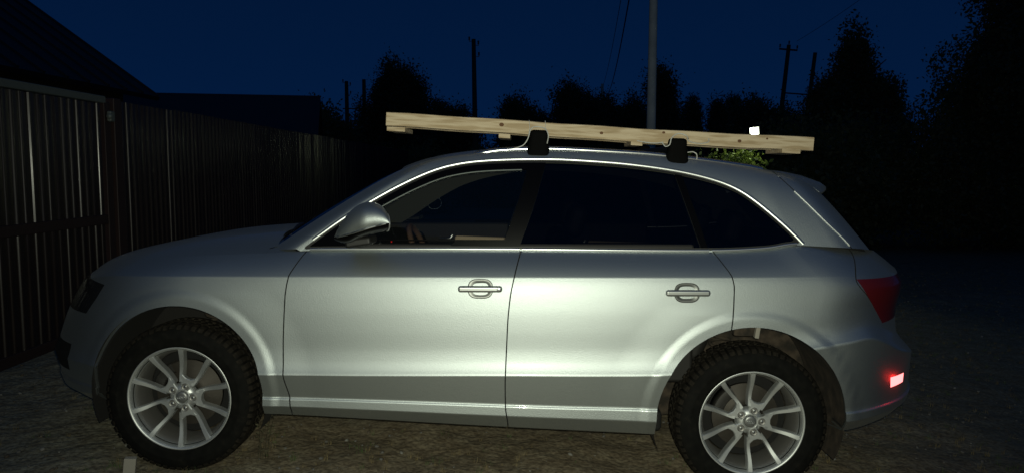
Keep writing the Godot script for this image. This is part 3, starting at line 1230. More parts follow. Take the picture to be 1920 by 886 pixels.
func wheel_mesh_parts(w: Node3D) -> void:
	var I := Transform3D.IDENTITY
	var ty := Mb.new()
	ty.lathe([Vector2(0.238, 0.080), Vector2(0.250, 0.098), Vector2(0.259, 0.109), Vector2(0.268, 0.1135), Vector2(0.272, 0.1165), Vector2(0.276, 0.1155), Vector2(0.300, 0.120), Vector2(0.304, 0.1225), Vector2(0.309, 0.1205), Vector2(0.330, 0.117), Vector2(0.346, 0.109), Vector2(0.357, 0.097), Vector2(0.362, 0.08), Vector2(0.364, 0.04), Vector2(0.364, -0.04), Vector2(0.362, -0.08), Vector2(0.346, -0.109), Vector2(0.30, -0.12), Vector2(0.245, -0.105)], I, 96)
	part("tyre", ty, M.rubber, w)
	var tr := Mb.new()
	var nb := 64
	for q in nb:
		var a := TAU * q / nb
		for s in [1.0, -1.0]:
			var wd := 0.62 + 0.1 * (q % 2)
			var ha := TAU / nb * wd * 0.5
			var sec := [Vector2(0.360, 0.044), Vector2(0.3735, 0.046), Vector2(0.3725, 0.075), Vector2(0.3665, 0.098), Vector2(0.356, 0.1085), Vector2(0.347, 0.1125), Vector2(0.344, 0.108), Vector2(0.352, 0.08)]
			if q % 2 == 1:
				sec[5] = Vector2(0.351, 0.111)
				sec[6] = Vector2(0.348, 0.106)
			var l := []
			var h := []
			for p in sec:
				l.append(Vector3(p.x * cos(a - ha), p.x * sin(a - ha), p.y * s))
				h.append(Vector3(p.x * cos(a + ha), p.x * sin(a + ha), p.y * s))
			for k in range(0, 6):
				var mid: Vector3 = (l[k] + h[k + 1]) * 0.5
				tr.quad(l[k], h[k], h[k + 1], l[k + 1], mid - Vector3(cos(a) * 0.35, sin(a) * 0.35, 0.08 * s))
			for k in range(1, 6):
				tr.flat(l[0], l[k], l[k + 1], Vector3(sin(a), -cos(a), 0))
				tr.flat(h[0], h[k], h[k + 1], Vector3(-sin(a), cos(a), 0))
		for k in 2:
			var o := a + (k * 0.5 + 0.2) * TAU / nb
			tr.box(Transform3D(Basis(Vector3.BACK, o) * Basis(Vector3.RIGHT, 0.35 - 0.7 * k), Vector3(0.3685 * cos(o), 0.3685 * sin(o), -0.020 + 0.04 * k)), Vector3(0.010, 0.021, 0.032))
	var trp := part("tread", tr, M.tread, w)
	trp.set_meta("kind", "stuff")
	var rim := Mb.new()
	rim.lathe([Vector2(0.2585, 0.098), Vector2(0.2592, 0.106), Vector2(0.2565, 0.1095), Vector2(0.250, 0.108), Vector2(0.2445, 0.100), Vector2(0.2410, 0.086), Vector2(0.2365, 0.068)], I, 96, 0, TAU, -1.0)
	part("rim", rim, M.alloy, w)
	var bar_ := Mb.new()
	bar_.lathe([Vector2(0.2365, 0.068), Vector2(0.226, 0.05), Vector2(0.218, 0.0), Vector2(0.222, -0.07), Vector2(0.232, -0.10), Vector2(0.25, -0.105)], I, 96, 0, TAU, -1.0)
	part("rim_barrel", bar_, M.alloy_inner, w)
	for q in 5:
		var vc := deg_to_rad(72.0 + 72.0 * q)
		for s in [-1.0, 1.0]:
			var rows := []
			for j in 13:
				var u := j / 12.0
				var rr := lerpf(0.078, 0.246, u)
				# arms run nearly along the radius and lean together where they meet the web
				var ang: float = vc + s * deg_to_rad(lerpf(21.5, 17.6, smoothstep(0.0, 0.75, u)))
				var dir := Vector2(cos(ang), sin(ang))
				var sd := Vector2(-dir.y, dir.x)
				var pos := dir * rr
				var hw := lerpf(0.0095, 0.0142, u) - 0.0015 * sin(u * PI)
				var zt := 0.078 + 0.022 * smoothstep(0.2, 1.0, u) - 0.006 * sin(u * PI)
				var row := PackedVector3Array()
				for k in [[-1.0, -0.040], [-0.97, -0.005], [-0.72, 0.0], [0.72, 0.0], [0.97, -0.005], [1.0, -0.040]]:
					var p: Vector2 = pos + sd * hw * k[0]
					row.append(Vector3(p.x, p.y, zt + k[1]))
				rows.append(row)
			var sp := Mb.new()
			for k in 5:
				var strip := []
				for j in 13:
					strip.append(PackedVector3Array([rows[j][k], rows[j][k + 1]]))
				sp.grid(strip, rows[6][2] * 0.5 + rows[6][3] * 0.5 - Vector3(0, 0, 0.03))
			part("spoke", sp, M.alloy, w)
		# web joining the two arms, and the bolt in its pocket
		var poly := PackedVector2Array()
		for k in [[0.030, -0.019], [0.056, -0.024], [0.080, -0.034], [0.108, -0.045], [0.110, -0.034], [0.103, -0.023], [0.097, -0.010], [0.097, 0.010], [0.103, 0.023], [0.110, 0.034], [0.108, 0.045], [0.080, 0.034], [0.056, 0.024], [0.030, 0.019]]:
			poly.append(Vector2(cos(vc), sin(vc)) * k[0] + Vector2(-sin(vc), cos(vc)) * k[1])
		var web := Mb.new()
		web.prism(poly, 0.045, 0.0765, 0.004)
		part("spoke_web", web, M.alloy, w)
		var pk := Mb.new()
		pk.lathe([Vector2(0.0, 0.0775), Vector2(0.0130, 0.0775), Vector2(0.0150, 0.081), Vector2(0.0170, 0.0815), Vector2(0.0185, 0.0765)], Transform3D(Basis.IDENTITY, Vector3(0.056 * cos(vc), 0.056 * sin(vc), 0)), 18, 0, TAU, 1.0)
		part("bolt_pocket", pk, M.alloy_inner, w)
		var bt := Mb.new()
		bt.lathe([Vector2(0.0, 0.082), Vector2(0.006, 0.082), Vector2(0.0085, 0.080), Vector2(0.0085, 0.07)], Transform3D(Basis.IDENTITY, Vector3(0.056 * cos(vc), 0.056 * sin(vc), 0)), 6)
		part("wheel_bolt", bt, M.chrome, w)
	var hb := Mb.new()
	hb.lathe([Vector2(0.0, 0.066), Vector2(0.030, 0.066), Vector2(0.035, 0.0755), Vector2(0.038, 0.0775), Vector2(0.050, 0.0725), Vector2(0.064, 0.062), Vector2(0.068, 0.04)], I, 48)
	part("hub", hb, M.alloy, w)
	var cap := Mb.new()
	cap.lathe([Vector2(0.0, 0.0855), Vector2(0.018, 0.085), Vector2(0.026, 0.083), Vector2(0.0295, 0.079), Vector2(0.030, 0.066)], I, 36)
	var cp := part("centre_cap", cap, M.cap, w)
	var rg := Mb.new()
	for k in 4:
		var ring := []
		for q in 17:
			var an := TAU * q / 16
			ring.append(Vector3(-0.0126 + 0.0084 * k + 0.0062 * cos(an), 0.0062 * sin(an), 0.0858 - 0.0006 * absf(k - 1.5)))
		rg.tube(ring, [0.0011], 5, Vector3.BACK, 1.0, 1.0, false)
	part("emblem", rg, M.chrome, w)
	var dk := Mb.new()
	dk.lathe([Vector2(0.07, 0.03), Vector2(0.09, -0.01), Vector2(0.165, -0.012), Vector2(0.166, -0.035), Vector2(0.09, -0.04)], I, 64)
	part("brake_disc", dk, M.steel, w)
	var cl := Mb.new()
	var crow := []
	for q in 13:
		var an := deg_to_rad(lerpf(118.0, 168.0, q / 12.0))
		var row := PackedVector3Array()
		for p in v2s([0.120, 0.010, 0.128, 0.022, 0.168, 0.022, 0.176, 0.010, 0.176, -0.05, 0.12, -0.05]):
			row.append(Vector3(p.x * cos(an), p.x * sin(an), p.y))
		crow.append(row)
	cl.grid(crow, Vector3(-0.11, 0.09, -0.02), true)
	part("brake_caliper", cl, M.caliper, w)
	var bk := Mb.new()
	bk.lathe([Vector2(0.0, -0.06), Vector2(0.215, -0.06)], I, 32)
	part("back_plate", bk, M.gap, w)


func build_wheels() -> void:
	var first := node("wheel", car, Transform3D(Basis.IDENTITY, Vector3(-1.4035, 0.362, 0.787)))
	wheel_mesh_parts(first)
	for s in [[1.4035, 1.0, 1], [-1.4035, -1.0, 2], [1.4035, -1.0, 3]]:
		var c: Node3D = first.duplicate()
		c.name = "wheel_%03d" % s[2]
		car.add_child(c, true)
		c.transform = Transform3D(Basis(Vector3.UP, 0.0 if s[1] > 0.0 else PI) * Basis(Vector3.BACK, deg_to_rad(2.0)), Vector3(s[0], 0.362, s[1] * 0.787))


# ---------------------------------------------------------------- what lies on the roof
func on_car(p: Vector3) -> Vector3:
	return car.transform * p


func build_roof_load() -> void:
	var spots := [[0.315, "front roof bar with black end covers, nearer the windscreen"], [1.025, "rear roof bar with black end covers, nearer the tail spoiler"]]
	for sp in spots:
		var x: float = sp[0]
		var yb := 1.642 if x < 0.6 else 1.627
		var rb := thing("roof_bar", sp[1], "roof bar", Vector3.ZERO, "bars across the car roof")
		rb.transform = car.transform * Transform3D(Basis.IDENTITY, Vector3(x, yb, 0))
		var b := Mb.new()
		b.box(Transform3D(Basis.IDENTITY, Vector3(0, 0.062, 0)), Vector3(0.06, 0.026, 1.16), 0.008)
		part("bar", b, M.black_plastic, rb)
		for s in [1.0, -1.0]:
			# the foot: a tapered black cover with a rounded head
			var rows := []
			for j in 12:
				var u := j / 11.0
				var y: float = [-0.022, -0.020, -0.008, 0.01, 0.03, 0.05, 0.07, 0.085, 0.096, 0.104, 0.108, 0.109][j]
				var w: float = [0.054, 0.0575, 0.0575, 0.056, 0.053, 0.049, 0.0465, 0.047, 0.0455, 0.041, 0.030, 0.0][j]
				var row := PackedVector3Array()
				for k in 28:
					var an := TAU * k / 28
					row.append(Vector3(w * signf(cos(an)) * pow(absf(cos(an)), 0.5), y, s * (0.585 + 0.035 * (0.0 if u >= 1.0 else 1.0) * (w / 0.05) * s * signf(sin(an)) * pow(absf(sin(an)), 0.5))))
				rows.append(row)
			var f := Mb.new()
			f.grid(rows, Vector3(0, 0.05, s * 0.585), true)
			part("foot", f, M.foot, rb)
			var pad := Mb.new()
			pad.box(Transform3D(Basis.IDENTITY, Vector3(0, -0.026, s * 0.578)), Vector3(0.085, 0.010, 0.05), 0.004)
			part("clamp", pad, M.galvanised, rb)
	# the frame: two long battens side by side and four short cross pieces under them
	var fr := thing("timber_frame", "long frame of raw pine battens lying on the roof bars", "timber frame", Vector3.ZERO)
	var a := Vector3(-0.475, 1.7725, 0.0)
	var d := Vector3(1.723, 1.734, 0.0)
	var ang := atan2(d.y - a.y, d.x - a.x)
	var zs := [0.535, 0.365]
	fr.transform = car.transform * Transform3D(Basis(Vector3.BACK, ang), (a + d) * 0.5)
	var L := a.distance_to(d)
	for s in zs:
		var bm := Mb.new()
		var rows := []
		for q in 23:
			var x := -L * 0.5 + L * q / 22.0
			var sag := 0.006 * cos(q * 0.21) + 0.0015 * sin(q * 1.3)
			var row := PackedVector3Array()
			for p in [[-1, -0.93], [-1, 0.93], [-0.9, 1.0], [0.9, 1.0], [1, 0.93], [1, -0.93], [0.9, -1.0], [-0.9, -1.0]]:
				row.append(Vector3(x, p[1] * 0.0345 + sag, s + p[0] * 0.036))
			rows.append(row)
		for k in 8:
			var strip := []
			for q in 23:
				strip.append(PackedVector3Array([rows[q][k], rows[q][(k + 1) % 8]]))
			bm.grid(strip, Vector3(0, 0, s))
		for e in [0, 22]:
			for k in range(1, 7):
				bm.flat(rows[e][0], rows[e][k], rows[e][k + 1], Vector3(-1 if e == 0 else 1, 0, 0))
		var bp := part("long_batten", bm, M.wood, fr)
		if s > 0.5:
			for kn in [[-0.503, 0.006, 0.011], [0.012, -0.008, 0.008], [0.33, 0.012, 0.007], [0.72, -0.010, 0.009], [0.455, -0.012, 0.006], [0.86, 0.01, 0.005]]:
				var kb := Mb.new()
				kb.lathe([Vector2(0, 0.0014), Vector2(kn[2] * 0.6, 0.0012), Vector2(kn[2], 0.0004)], Transform3D(Basis.from_scale(Vector3(1.15, 0.9, 1.0)), Vector3(kn[0], kn[1] + 0.003, s + 0.036)), 14)
				part("knot", kb, M.knot, bp)
	for x in [-1.045, -0.485, 0.195, 0.985]:
		var cs := Mb.new()
		cs.box(Transform3D(Basis.IDENTITY, Vector3(x, -0.0365 - 0.0115 + (0.004 if absf(x) > 0.6 else 0.0), 0.445)), Vector3(0.095 if absf(x) > 0.6 else 0.06, 0.022, 0.27), 0.002)
		part("cross_piece", cs, M.wood, fr)
	# lashings of pale wire round the feet
	for w in [[[0.355, 1.668, 0.60, 0.362, 1.72, 0.64, 0.345, 1.756, 0.625, 0.31, 1.765, 0.615, 0.275, 1.755, 0.625, 0.258, 1.70, 0.632, 0.235, 1.668, 0.63, 0.19, 1.650, 0.62], "pale wire lashing hooked over the front foot of the roof bar"],
			[[0.94, 1.708, 0.628, 0.955, 1.690, 0.64, 0.975, 1.70, 0.645, 0.985, 1.735, 0.64, 1.02, 1.757, 0.635, 1.06, 1.745, 0.64, 1.075, 1.722, 0.62, 1.13, 1.712, 0.61, 1.18, 1.722, 0.59, 1.185, 1.74, 0.575], "pale wire loop around the rear foot of the roof bar"],
			[[1.075, 1.665, 0.60, 1.10, 1.668, 0.62, 1.118, 1.655, 0.625, 1.122, 1.63, 0.615], "short bent wire end sticking out behind the rear foot"],
			[[0.82, 1.716, 0.575, 0.86, 1.708, 0.60, 0.91, 1.706, 0.605, 0.95, 1.712, 0.60], "flat wire lying under the batten ahead of the rear foot"]]:
		var raw := []
		for q in range(0, w[0].size(), 3):
			raw.append(Vector3(w[0][q], w[0][q + 1], w[0][q + 2]))
		var cv := Curve3D.new()
		for q in raw.size():
			var tan: Vector3 = (raw[mini(q + 1, raw.size() - 1)] - raw[maxi(q - 1, 0)]) * 0.17
			cv.add_point(raw[q], -tan, tan)
		var pts := Array(cv.tessellate_even_length(5, 0.01))
		var wm := Mb.new()
		wm.tube(pts, [0.0028], 6)
		var o := part("wire_lashing", wm, M.wire, self, car.transform)
		tag(o, w[1], "wire", "wires that lash the timber to the roof bars")
	for x in [0.262, 0.345]:
		var wm := Mb.new()
		wm.tube([Vector3(x, 1.722, 0.574), Vector3(x + 0.004, 1.76, 0.5745), Vector3(x, 1.797, 0.574), Vector3(x, 1.801, 0.54), Vector3(x, 1.801, 0.50)], [0.0016], 5)
		var o := part("wire_lashing", wm, M.wire, self, car.transform)
		tag(o, "thin wire tied around the batten just left of the front foot" if x < 0.3 else "thin wire tied around the batten over the front foot", "wire", "wires that lash the timber to the roof bars")


# ---------------------------------------------------------------- fence, gate, houses
func sheet_mesh(length: float, y0: float, y1: float) -> Mb:      # ribbed sheet along -z, facing +x
	var prof := []
	var s := 0.0
	while s < length - 0.05:
		var web := rng.randf_range(0.007, 0.012)
		var dep := rng.randf_range(0.0125, 0.018)
		for p in [[0.0, 0.0], [0.030, 0.0], [0.034, 0.0015], [0.034 + web * 0.5, dep * 0.5], [0.034 + web, dep - 0.0015], [0.038 + web, dep], [0.072 + web * 0.5, dep], [0.076 + web * 0.5, dep - 0.0015], [0.088, 0.0015], [0.092, 0.0]]:
			prof.append(Vector2(s + p[0], p[1]))
		s += 0.1
	prof.append(Vector2(length, 0.0))
	var rows := []
	for y in [y0, lerpf(y0, y1, 0.33), lerpf(y0, y1, 0.66), y1]:
		var row := PackedVector3Array()
		for p in prof:
			row.append(Vector3(p.y + 0.002 * sin(y * 2.0 + p.x * 1.7), y, -p.x))
		rows.append(row)
	var m := Mb.new()
	m.grid(rows, Vector3(-5, 1, -length * 0.5))
	return m


const FX := -3.43


func build_fence() -> void:
	var g := thing("metal_gate", "dark brown sheet metal gate with a cross rail, left of the car's nose", "gate", Vector3(FX, 0.08, -3.1))
	for q in 3:
		part("corrugated_sheet", sheet_mesh(1.09, 0.12, 0.93), M.sheet, g, Transform3D(Basis.IDENTITY, Vector3(0, 0, -0.06 - q * 1.1)))
		part("corrugated_sheet", sheet_mesh(1.09, 1.01, 1.93), M.sheet, g, Transform3D(Basis.IDENTITY, Vector3(0, 0, -0.06 - q * 1.1)))
	for y in [0.09, 0.97]:
		var r := Mb.new()
		r.box(Transform3D(Basis.IDENTITY, Vector3(0.004, y, -1.7)), Vector3(0.05, 0.08, 3.4), 0.006)
		part("rail", r, M.gate_frame, g)
	var tp := Mb.new()
	tp.box(Transform3D(Basis.IDENTITY, Vector3(0.01, 1.965, -1.7)), Vector3(0.05, 0.06, 3.4), 0.008)
	part("top_rail", tp, M.galvanised, g)
	for z in [-0.03, -3.42]:
		var r := Mb.new()
		r.box(Transform3D(Basis.IDENTITY, Vector3(0.006, 1.0, z)), Vector3(0.055, 1.9, 0.10), 0.006)
		part("stile", r, M.gate_frame, g)
	var hg := Mb.new()
	hg.box(Transform3D(Basis.IDENTITY, Vector3(0.05, 1.83, -3.44)), Vector3(0.04, 0.09, 0.07), 0.012)
	hg.lathe([Vector2(0, 0.02), Vector2(0.02, 0.018), Vector2(0.024, 0.0)], Transform3D(Basis(Vector3.RIGHT, 0.0), Vector3(0.06, 1.83, -3.40)), 14)
	part("latch", hg, M.galvanised, g)
	var f := thing("sheet_fence", "long dark brown corrugated metal fence running away to the left of the car", "fence", Vector3(FX, 0.06, -6.6))
	for q in 3:
		var p := Mb.new()
		p.box(Transform3D(Basis.IDENTITY, Vector3(-0.06, 0.98, -6.2 * q)), Vector3(0.09, 1.95, 0.09), 0.008)
		part("post", p, M.gate_frame, f)
	var p0 := Mb.new()
	p0.box(Transform3D(Basis.IDENTITY, Vector3(0.0, 1.0, -0.06)), Vector3(0.10, 2.02, 0.12), 0.008)
	part("post", p0, M.gate_frame, f)
	for q in 17:
		var o := part("corrugated_sheet", sheet_mesh(1.095, 0.04, 2.0 + rng.randf_range(-0.006, 0.006)), M.sheet, f, Transform3D(Basis(Vector3.UP, rng.randf_range(-0.008, 0.008)), Vector3(rng.randf_range(0.0, 0.006), 0, -0.14 - q * 1.1)))
	for y in [0.5, 1.6]:
		var r := Mb.new()
		r.box(Transform3D(Basis.IDENTITY, Vector3(-0.04, y, -9.5)), Vector3(0.03, 0.04, 18.8), 0.0)
		part("rail", r, M.gate_frame, f)


func build_houses() -> void:
	# house behind the gate: one pitch of its roof faces the track
	var h := thing("house", "dark house with a steep roof rising behind the gate", "house", Vector3(-10.5, 0.1, -10.2))
	var wl := Mb.new()
	wl.prism(pv([-3.6, 0, 3.6, 0, 3.6, 2.9, 0, 5.55, -3.6, 2.9]), -3.6, 3.5, 0.0)
	part("wall", wl, M.wall_board, h)
	for s in [1.0, -1.0]:
		var rf := Mb.new()
		var n := 15
		for q in n:      # ribbed roofing, rib by rib
			var z := lerpf(4.0, -3.95, q / float(n - 1))
			rf.box(Transform3D(Basis(Vector3.BACK, -s * 0.635), Vector3(s * 2.02, 4.19, z)), Vector3(5.05, 0.05, 0.05), 0.0)
		rf.box(Transform3D(Basis(Vector3.BACK, -s * 0.635), Vector3(s * 2.0, 4.15, 0)), Vector3(5.08, 0.08, 8.05), 0.0)
		part("roof", rf, M.roof_sheet, h)
	for z in [-1.8, 0.6]:
		var wf := Mb.new()
		wf.box(Transform3D(Basis.IDENTITY, Vector3(3.62, 1.6, z)), Vector3(0.08, 1.3, 1.1), 0.01)
		var o := part("window", wf, M.gate_frame, h)
		var wp := Mb.new()
		wp.box(Transform3D(Basis.IDENTITY, Vector3(3.63, 1.6, z)), Vector3(0.085, 1.12, 0.92), 0.01)
		part("pane", wp, M.window_dark, o)
	var s2 := thing("shed", "long low dark outbuilding behind the fence, right of the steep roof", "shed", Vector3(-9.9, -0.05, -21.6))
	s2.rotation.y = deg_to_rad(12.0)
	var w2 := Mb.new()
	w2.prism(pv([-2.4, 0, 2.4, 0, 2.4, 2.3, 0, 3.45, -2.4, 2.3]), -5.2, 4.2, 0.0, Transform3D(Basis(Vector3.UP, PI / 2), Vector3.ZERO))
	part("wall", w2, M.wall_board, s2)
	for s in [1.0, -1.0]:
		var rf := Mb.new()
		rf.box(Transform3D(Basis(Vector3.RIGHT, s * 0.447), Vector3(-0.5, 2.93, s * 1.32)), Vector3(9.9, 0.08, 3.05), 0.0)
		part("roof", rf, M.roof_sheet, s2)
	for x in [-2.0, 1.6]:
		var wf := Mb.new()
		wf.box(Transform3D(Basis.IDENTITY, Vector3(x, 1.4, 2.41)), Vector3(0.9, 0.8, 0.06), 0.01)
		part("window", wf, M.window_dark, s2)


# ---------------------------------------------------------------- poles, wires, lamp
func pole(called: String, label: String, at: Vector3, h: float, r: float, mt: String, lean: float, arms := 0) -> Node3D:
	var o := thing(called, label, "utility pole", at)
	o.rotation.z = lean
	var p := Mb.new()
	p.tube([Vector3(0, -0.6, 0), Vector3(0, h * 0.5, 0), Vector3(0, h, 0)], [r * 1.2, r, r * 0.8], 10)
	part("shaft", p, M[mt], o)
	if arms == 1:
		var c := Mb.new()
		c.box(Transform3D(Basis.IDENTITY, Vector3(0, h - 0.30, 0)), Vector3(1.16, 0.10, 0.10), 0.01)
		part("cross_arm", c, M.pole_wood, o)
	for k in ([Vector2(-0.55, -0.25), Vector2(0.55, -0.25), Vector2(0.0, 0.0)] if arms == 1 else [Vector2(r + 0.12, -0.35), Vector2(-r - 0.10, -0.12), Vector2(r + 0.14, -1.0)] if arms == 2 else []):
		var ins := Mb.new()
		ins.lathe([Vector2(0.0, 0.27), Vector2(0.045, 0.26), Vector2(0.06, 0.20), Vector2(0.04, 0.15), Vector2(0.065, 0.10), Vector2(0.02, 0.06), Vector2(0.018, -0.02)], Transform3D(Basis(Vector3.RIGHT, -PI / 2), Vector3(k.x, h + k.y, 0)), 10)
		if arms == 2:
			ins.tube([Vector3(0, h + k.y, 0), Vector3(k.x, h + k.y, 0)], [0.018], 6)
		part("insulator", ins, M.insulator, o)
	return o


func wire(label: String, a: Vector3, b: Vector3, sag: float, r: float) -> void:
	var p := []
	for q in 25:
		var u := q / 24.0
		p.append(a.lerp(b, u) - Vector3(0, sag * 4.0 * u * (1.0 - u), 0))
	var m := Mb.new()
	m.tube(p, [r], 6)
	tag(part("power_line", m, M.cable, self), label, "power line", "overhead wires")


func build_poles() -> void:
	pole("concrete_pole", "pale concrete pole rising behind the middle of the roof", Vector3(2.86, -0.2, -16.0), 8.6, 0.088, "concrete", -0.004)
	pole("wooden_pole", "lone dark pole with pin insulators, left of the timber's middle", Vector3(-2.1, 0.0, -45.0), 8.9, 0.15, "pole_wood", 0.012, 2)
	pole("thin_pole", "slim distant pole just left of the pale concrete pole", Vector3(6.9, 0.0, -60.0), 8.0, 0.14, "concrete", -0.008)
	var hf := pole("braced_pole", "dark pole topped by a three insulator cross arm, near the tall tree", Vector3(16.9, 0.0, -50.0), 9.4, 0.15, "pole_wood", -0.085, 1)
	var st := Mb.new()
	st.tube([Vector3(1.5, -0.3, 0.3), Vector3(1.62, 9.0, 0.3)], [0.16, 0.12], 9)
	part("prop", st, M.pole_wood, hf)
	var lk := Mb.new()
	lk.tube([Vector3(0.0, 6.35, 0.1), Vector3(1.6, 6.35, 0.25)], [0.05], 6)
	part("brace", lk, M.pole_wood, hf)
	var h2 := pole("paired_pole", "distant dark pole pair with a low brace, left of the round tree", Vector3(-12.75, 0.0, -60.0), 8.2, 0.17, "pole_wood", 0.0, 2)
	st = Mb.new()
	st.tube([Vector3(1.4, -0.3, 0.3), Vector3(1.4, 8.3, 0.3)], [0.17, 0.14], 9)
	part("prop", st, M.pole_wood, h2)
	lk = Mb.new()
	lk.tube([Vector3(-0.3, 6.1, 0.1), Vector3(1.5, 6.1, 0.25)], [0.05], 6)
	part("brace", lk, M.pole_wood, h2)
	wire("thick twisted cable dropping from the pale pole to the slim pole", Vector3(2.80, 7.6, -16.0), Vector3(7.4, 7.3, -60.0), 0.9, 0.022)
	wire("thin cable beside the thick one, dropping to the slim pole", Vector3(2.62, 7.5, -16.0), Vector3(6.9, 7.6, -60.0), 0.75, 0.011)
	wire("faint wire climbing right from the three insulator cross arm", Vector3(18.2, 9.6, -50.0), Vector3(21.0, 13.2, -36.0), 0.3, 0.012)
	# work lamp on a slim post by the bush
	var lampx := Vector3(3.76, -0.25, -12.0)
	var l := thing("floodlight", "lit white floodlight on a slim grey post behind the timber's right end", "floodlight", lampx)
	var p := Mb.new()
	p.tube([Vector3(-0.06, 0, 0), Vector3(-0.06, 1.0, 0), Vector3(-0.06, 2.26, 0)], [0.021, 0.020, 0.019], 8)
	part("post", p, M.post_grey, l)
	var tilt := Basis(Vector3.UP, -0.18) * Basis(Vector3.RIGHT, 0.25) * Basis(Vector3.BACK, 0.12)
	var hd := Mb.new()
	hd.box(Transform3D(tilt, Vector3(0.0, 2.31, -0.03)), Vector3(0.15, 0.13, 0.05), 0.012)
	part("housing", hd, M.lamp_body, l)
	var fc := Mb.new()
	fc.box(Transform3D(tilt, Vector3(0.0, 2.31, -0.03) + tilt * Vector3(0, 0, 0.027)), Vector3(0.132, 0.112, 0.006), 0.002)
	part("lamp_face", fc, M.lamp_face, l)
	var sl := SpotLight3D.new()
	sl.name = "lamp_light"
	sl.light_color = Color(0.95, 1.0, 0.80)
	sl.light_energy = 0.7
	sl.light_size = 0.06
	sl.spot_range = 30.0
	sl.spot_attenuation = 2.0
	sl.spot_angle = 80.0
	sl.spot_angle_attenuation = 0.6
	sl.shadow_enabled = true
	l.add_child(sl)
	sl.position = Vector3(0.0, 2.31, -0.03) + tilt * Vector3(0, 0, 0.045)
	sl.basis = Basis.looking_at(Vector3(-0.75, -0.2, 0.6))


# ---------------------------------------------------------------- plants
func leaf_clump(count: int, spread: float, size: float, needle: bool) -> Mb:
	var m := Mb.new()
	for q in count:
		var c := Vector3(rng.randfn(), rng.randfn() * 0.8, rng.randfn()) * spread * 0.5
		var a := Vector3(rng.randfn(), rng.randfn() - (0.5 if needle else 0.0), rng.randfn()).normalized()
		var b := a.cross(Vector3(rng.randfn(), rng.randfn(), rng.randfn())).normalized()
		var l := size * rng.randf_range(0.7, 1.3) * (1.5 if needle else 1.0)
		var w := l * (0.22 if needle else 0.55)
		var up := a.cross(b)
		m.flat(c - a * l * 0.5, c + b * w * 0.5, c + a * l * 0.5, up)
		m.flat(c - a * l * 0.5, c + a * l * 0.5, c - b * w * 0.5, up)
	return m


var clumps := {}


func clump_mesh(kind: String, mt: String) -> ArrayMesh:
	var key := kind + mt
	if not clumps.has(key):
		clumps[key] = leaf_clump(44, 0.5, 0.15, kind == "needle").mesh(M[mt])
	return clumps[key]


# lobes: [centre, radii]; cone: [height from, height to, radius below]
func tree(called: String, label: String, category: String, at: Vector3, lobes: Array, cone: Array, count: int, size: float, mt: String, trunk_h: float, trunk_r: float, group := "") -> Node3D:
	var o := thing(called, label, category, at, group)
	if trunk_h > 0.0:
		var tk := Mb.new()
		tk.tube([Vector3(0, -0.3, 0), Vector3(0.03, trunk_h * 0.5, 0.02), Vector3(0, trunk_h, 0)], [trunk_r, trunk_r * 0.75, trunk_r * 0.25], 8)
		for q in 7:
			var y := trunk_h * rng.randf_range(0.35, 0.9)
			var an := rng.randf() * TAU
			var ln := trunk_h * 0.22 * rng.randf_range(0.6, 1.2)
			tk.tube([Vector3(0, y, 0), Vector3(cos(an) * ln * 0.5, y + ln * 0.25, sin(an) * ln * 0.5), Vector3(cos(an) * ln, y + ln * 0.6, sin(an) * ln)], [trunk_r * 0.35, trunk_r * 0.2, trunk_r * 0.08], 5)
		part("trunk", tk, M.bark, o)
	var mm := MultiMesh.new()
	mm.transform_format = MultiMesh.TRANSFORM_3D
	mm.mesh = clump_mesh("needle" if cone.size() else "leaf", mt)
	var spots := []
	var vol := []
	var total := 0.0
	for lb in lobes:
		total += lb[1].x * lb[1].y * lb[1].z
		vol.append(total)
	for q in int(count * 2.4):
		var p: Vector3
		if cone.size() and (lobes.is_empty() or rng.randf() < 0.9):
			var u := 1.0 - pow(rng.randf(), 0.55)
			var tier := 0.72 + 0.28 * absf(sin(u * 17.0 + at.x))
			var an := rng.randf() * TAU
			var rad: float = cone[2] * pow(1.0 - u, 0.85) * tier * (0.8 + 0.25 * sin(an * 3.0 + u * 9.0 + at.x)) * pow(rng.randf(), 0.4)
			p = Vector3(cos(an) * rad, lerpf(cone[0], cone[1], u) - rad * 0.2, sin(an) * rad)
		else:
			var pick := rng.randf() * total
			var k := 0
			while vol[k] < pick:
				k += 1
			var d := Vector3(rng.randfn(), rng.randfn(), rng.randfn()).normalized()
			var bump := 0.85 + 0.22 * sin(d.x * 7.0 + k) * sin(d.y * 6.0 + at.x) + 0.1 * sin(d.z * 11.0 + d.x * 9.0)
			p = lobes[k][0] + d * lobes[k][1] * bump * pow(rng.randf(), 0.5)
		var s := size * rng.randf_range(0.6, 1.35)
		spots.append(Transform3D(Basis(Vector3(rng.randfn(), rng.randfn(), rng.randfn()).normalized(), rng.randf() * TAU).scaled(Vector3.ONE * s), p))
	mm.instance_count = spots.size()
	for q in spots.size():
		mm.set_instance_transform(q, spots[q])
	var mi := MultiMeshInstance3D.new()
	mi.multimesh = mm
	mi.name = "crown"
	mi.set_meta("kind", "stuff")
	o.add_child(mi, true)
	return o


# a crown given by what it measures: middle, half width, top and foot
func bushy(label: String, x: float, z: float, half: float, top: float, foot: float, count: int, mt := "leaf_dark", size := 1.0, called := "leafy_tree") -> void:
	var lobes := []
	var h := top - foot
	lobes.append([Vector3(0, foot + h * 0.42, 0), Vector3(half * 0.95, h * 0.42, half * 0.9)])
	lobes.append([Vector3(-half * 0.25, foot + h * 0.74, 0), Vector3(half * 0.62, h * 0.27, half * 0.6)])
	lobes.append([Vector3(half * 0.35, foot + h * 0.62, 0.1), Vector3(half * 0.55, h * 0.27, half * 0.5)])
	tree(called, label, "tree", Vector3(x, 0, z), lobes, [], count, size, mt, top * 0.8, 0.03 * top, "trees on the skyline")


